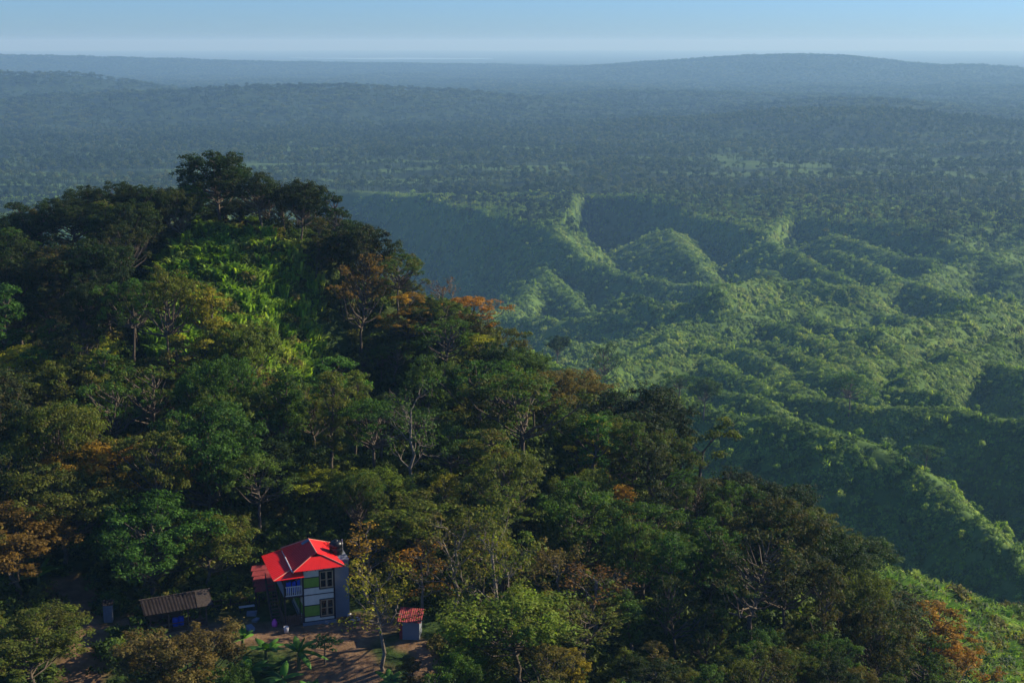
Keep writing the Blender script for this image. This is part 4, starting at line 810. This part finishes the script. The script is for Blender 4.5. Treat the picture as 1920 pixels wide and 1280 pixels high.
# fence of posts and rails left of the house
fp = [at_yard(a, b_) for a, b_ in ((398, 1146), (415, 1144), (432, 1142), (450, 1140), (468, 1139), (486, 1138))]
fo = empty('wooden_fence', fp[0]); tag(fo, 'rough wooden post and rail fence between the hut and the house', 'fence')
for q in fp: d = np.array(q)-fp[0]; rod('post', fo, M_DKWOOD, [d+[0, 0, -.3], d+[.03, 0, 1.15]], .07, 5)
for hh in (.5, 1.0):
    for q, e in zip(fp[:-1], fp[1:]): rod('rail', fo, M_BROWNB, [np.array(q)-fp[0]+[0, 0, hh], np.array(e)-fp[0]+[0, .02, hh+.03]], .045, 5)
x, y, z = at_yard(463, 1146); o = empty('bench', (x, y, z), .35); tag(o, 'pale topped bench by the wooden fence left of the house', 'bench'); part('seat', o, M_WHITE, (-.75, .75, -.2, .2, .5, .56)); [part('leg', o, M_DKWOOD, (a-.04, a+.04, b_-.04, b_+.04, -.1, .5)) for a in (-.65, .65) for b_ in (-.14, .14)]
# shed at the right
x, y, z = at_yard(772, 1192); sh = empty('small_shed', (x, y, z), R(-4)); tag(sh, 'small grey shed with a sloping red sheet roof right of the house', 'shed')
part('front_wall', sh, M_CONC, (-.72, .82, -.9, -.82, -.4, 1.78)); part('side_wall', sh, M_CONC, (.74, .82, -.82, .9, -.4, 1.7)); part('rear_wall', sh, M_CONC, (-.9, .82, .9, .98, -.4, 2.1)); part('door', sh, M_RUSTY, (-1.02, -.74, -.8, -.76, 0, 1.75), (-.98, -.92, -.76, .9, 0, 1.9)); part('base', sh, M_BROWNB, (-1.1, 1.0, -1.0, 1.0, -.7, -.02))
sheet('roof_sheet', sh, M_RUSTY, [(-1.2, -1.15, 1.86), (-.1, -1.15, 1.80), (-.1, 1.15, 2.25), (-1.2, 1.15, 2.32)], .03, 6); sheet('roof_sheet', sh, M_RUSTY, [(-.12, -1.2, 1.84), (1.05, -1.2, 1.76), (1.05, 1.1, 2.2), (-.12, 1.1, 2.28)], .03, 6)
# open hut with weathered roof at the left
x, y, z = at_yard(330, 1172); hut = empty('open_hut', (x, y, z), R(26)); tag(hut, 'open sided hut with a weathered brown grey roof left of the house', 'hut')
hr = empty('roof', (0, 0, 0)); hr.parent = hut; w2, d2 = 3.2, 1.7
for k in range(4):
    a = -w2+k*w2/2; sheet('roof_sheet', hr, M_TIN, [(a, -d2, 2.15-.02*k), (a+w2/2+.04, -d2, 2.15-.02*k), (a+w2/2+.04, .1, 3.0+.01*(k % 2)), (a, .1, 3.0+.01*(k % 2))], .04, 5); sheet('roof_sheet', hr, M_TIN, [(a, d2+.1, 2.1), (a+w2/2+.04, d2+.1, 2.1), (a+w2/2+.04, .1, 3.0), (a, .1, 3.0)], .04, 5)
rod('ridge_pole', hr, M_THATCH, [(-w2-.1, .1, 3.04), (w2+.2, .1, 3.04)], .07, 6); sheet('end_hip', hr, M_THATCH, [(w2, -d2, 2.12), (w2, d2, 2.12), (w2-.6, .1, 3.07)], .06); sheet('ridge_thatch', hr, M_THATCH, [(w2-1.5, -d2-.05, 2.14), (w2-.02, -d2-.05, 2.14), (w2-.1, .1, 3.08), (w2-1.3, .1, 3.08)], .05)
for a in (-2.6, -.9, .9, 2.6):
    for b_ in (-1.3, 1.3): part('post', hut, M_BROWNB, (a-.06, a+.06, b_-.06, b_+.06, -.9, 2.2))
for hh in (.35, .75): part('rail', hut, M_BROWNB, (-2.55, 2.55, -1.33, -1.27, hh, hh+.07))
part('floor', hut, M_BROWNB, (-2.7, 2.7, -1.4, 1.4, -.02, .06)); part('rear_boards', hut, M_BROWNB, (-2.5, .8, 1.32, 1.36, .1, 1.2))
c_, s_ = math.cos(R(26)), math.sin(R(26))
for i, (a, b_) in enumerate([(-.1, -.3), (.45, -.2)]): o = lathe('blue_drum', None, M_BLUE, [(0, 0), (.27, 0), (.29, .3), (.27, .35), (.29, .6), (.27, .82), (0, .84)], 14, (x+a*c_-b_*s_, y+a*s_+b_*c_, z+.06)); tag(o, ('left' if i == 0 else 'right')+' blue drum standing inside the open hut', 'drum', 'blue drums in the open hut')
# small grey cabin behind the path
x, y, z = at_yard(204, 1166); o = empty('sheet_cabin', (x, y, z), R(8)); tag(o, 'narrow blue grey sheet metal cabin in the shade left of the hut', 'cabin'); part('wall', o, M_GALV, (-.4, .4, -.4, .4, -.2, 1.75)); part('door', o, M_GALV, (-.3, .3, -.44, -.402, .05, 1.6)); sheet('roof_sheet', o, M_TIN, [(-.5, -.55, 1.78), (.5, -.55, 1.78), (.5, .5, 1.95), (-.5, .5, 1.95)], .03, 4)
# banana plants, papaya
M_BAN = leaf_mat('banana_leaf', [(.035, .10, .015), (.05, .14, .02), (.08, .20, .025), (.12, .24, .04)], nscale=.3, gloss=.35, trans=.35)
M_STEM = simple('banana_stem', (.12, .14, .05), .7, var=.3)
def banana(px, py, h, n, seed, label):
    x, y, z = at_yard(px, py); rs_ = np.random.RandomState(seed); o = empty('banana_plant', (x, y, z), rs_.uniform(0, 6)); tag(o, label, 'banana plant', 'banana plants round the yard')
    rod('stem', o, M_STEM, [(0, 0, -.2), (.04, 0, h*.28), (.05, .05, h*.55)], np.array([.2, .16, .10]), 8)
    for i in range(n):
        a = i*2.4+rs_.uniform(-.3, .3); el = rs_.uniform(.35, 1.35); h = h*(.85 if i == 0 else 1); L = h*rs_.uniform(.55, .85); m_ = 9; V = []; Fq = []
        for j in range(m_):
            s = j/(m_-1); rr_ = L*s*math.cos(el)*(1+.25*s); zz = h*.52 + L*(s*math.sin(el) - .75*s*s*(1.2-el*.55)); wdt = .34*math.sin(math.pi*min(1, .08+s*.92))**.6*(1 if s > .1 else .25)
            cx, cy_ = rr_*math.cos(a), rr_*math.sin(a); sx, sy = -math.sin(a)*wdt, math.cos(a)*wdt; tear = .12*rs_.rand()*wdt
            V += [(cx-sx, cy_-sy, zz-.14*wdt/.38-tear), (cx, cy_, zz+.05), (cx+sx, cy_+sy, zz-.14*wdt/.38-tear)]
        for j in range(m_-1):
            for k in (0, 1): Fq.append((j*3+k, j*3+k+1, j*3+k+4, j*3+k+3))
        tt = np.full(len(Fq), rs_.uniform(.3, .75)); link('leaf', mesh_np('leaf', V, Fq, [('tint', 'FACE', tt), ('turn', 'FACE', tt*0)], True), o, M_BAN)
for a in [(470,1262,3.6,9,1,'banana plant at the left end of the clump below the house'), (500,1240,3.8,10,2,'tallest banana plant in the clump under the bucket'), (530,1270,3.9,9,3,'banana plant at the bottom middle of the clump below the house'), (560,1240,3.7,10,4,'bright banana plant at the right end of the clump below the house'), (505,1292,3.4,8,5,'banana plant at the bottom edge of the picture'), (455,1220,3.0,8,6,'small banana plant behind the left of the clump'),
 (585,1278,3.0,8,8,'small banana plant by the bare soil path'), (732,1275,3.2,8,9,'banana plant beside the tall pale bare tree'), (75,1135,4.6,11,7,'large banana plant left of the dirt path'), (40,1120,3.6,8,10,'smaller banana plant at the far left above the path')]: banana(*a)
x, y, z = at_yard(609, 1234); o = empty('papaya_tree', (x, y, z)); tag(o, 'small papaya tree with a pale trunk in front of the house', 'papaya tree')
rod('trunk', o, M_PALE, [(0, 0, -.2), (.03, 0, 1.0), (0, .02, 2.1)], np.array([.10, .08, .06]), 7)
C = np.array([[math.cos(i*2.4)*r_, math.sin(i*2.4)*r_, 2.25+.25*math.sin(i)-.25*r_] for i, r_ in enumerate(np.linspace(.25, 1.45, 22))]); rs_ = np.random.RandomState(4); cm = crown_mesh('crown', C, np.full(22, .36), 22, .26, rs_, flat=.35); cm.materials.append(M_LEAF); c = link('crown', cm, o); c.color = (.05, .12, .03, .05)
for i in range(9): a = i*.7; rod('leaf_stalk', o, M_STEM, [(0, 0, 2.1), (math.cos(a)*.6, math.sin(a)*.6, 2.4), (math.cos(a)*1.2, math.sin(a)*1.2, 2.15)], .02, 4)
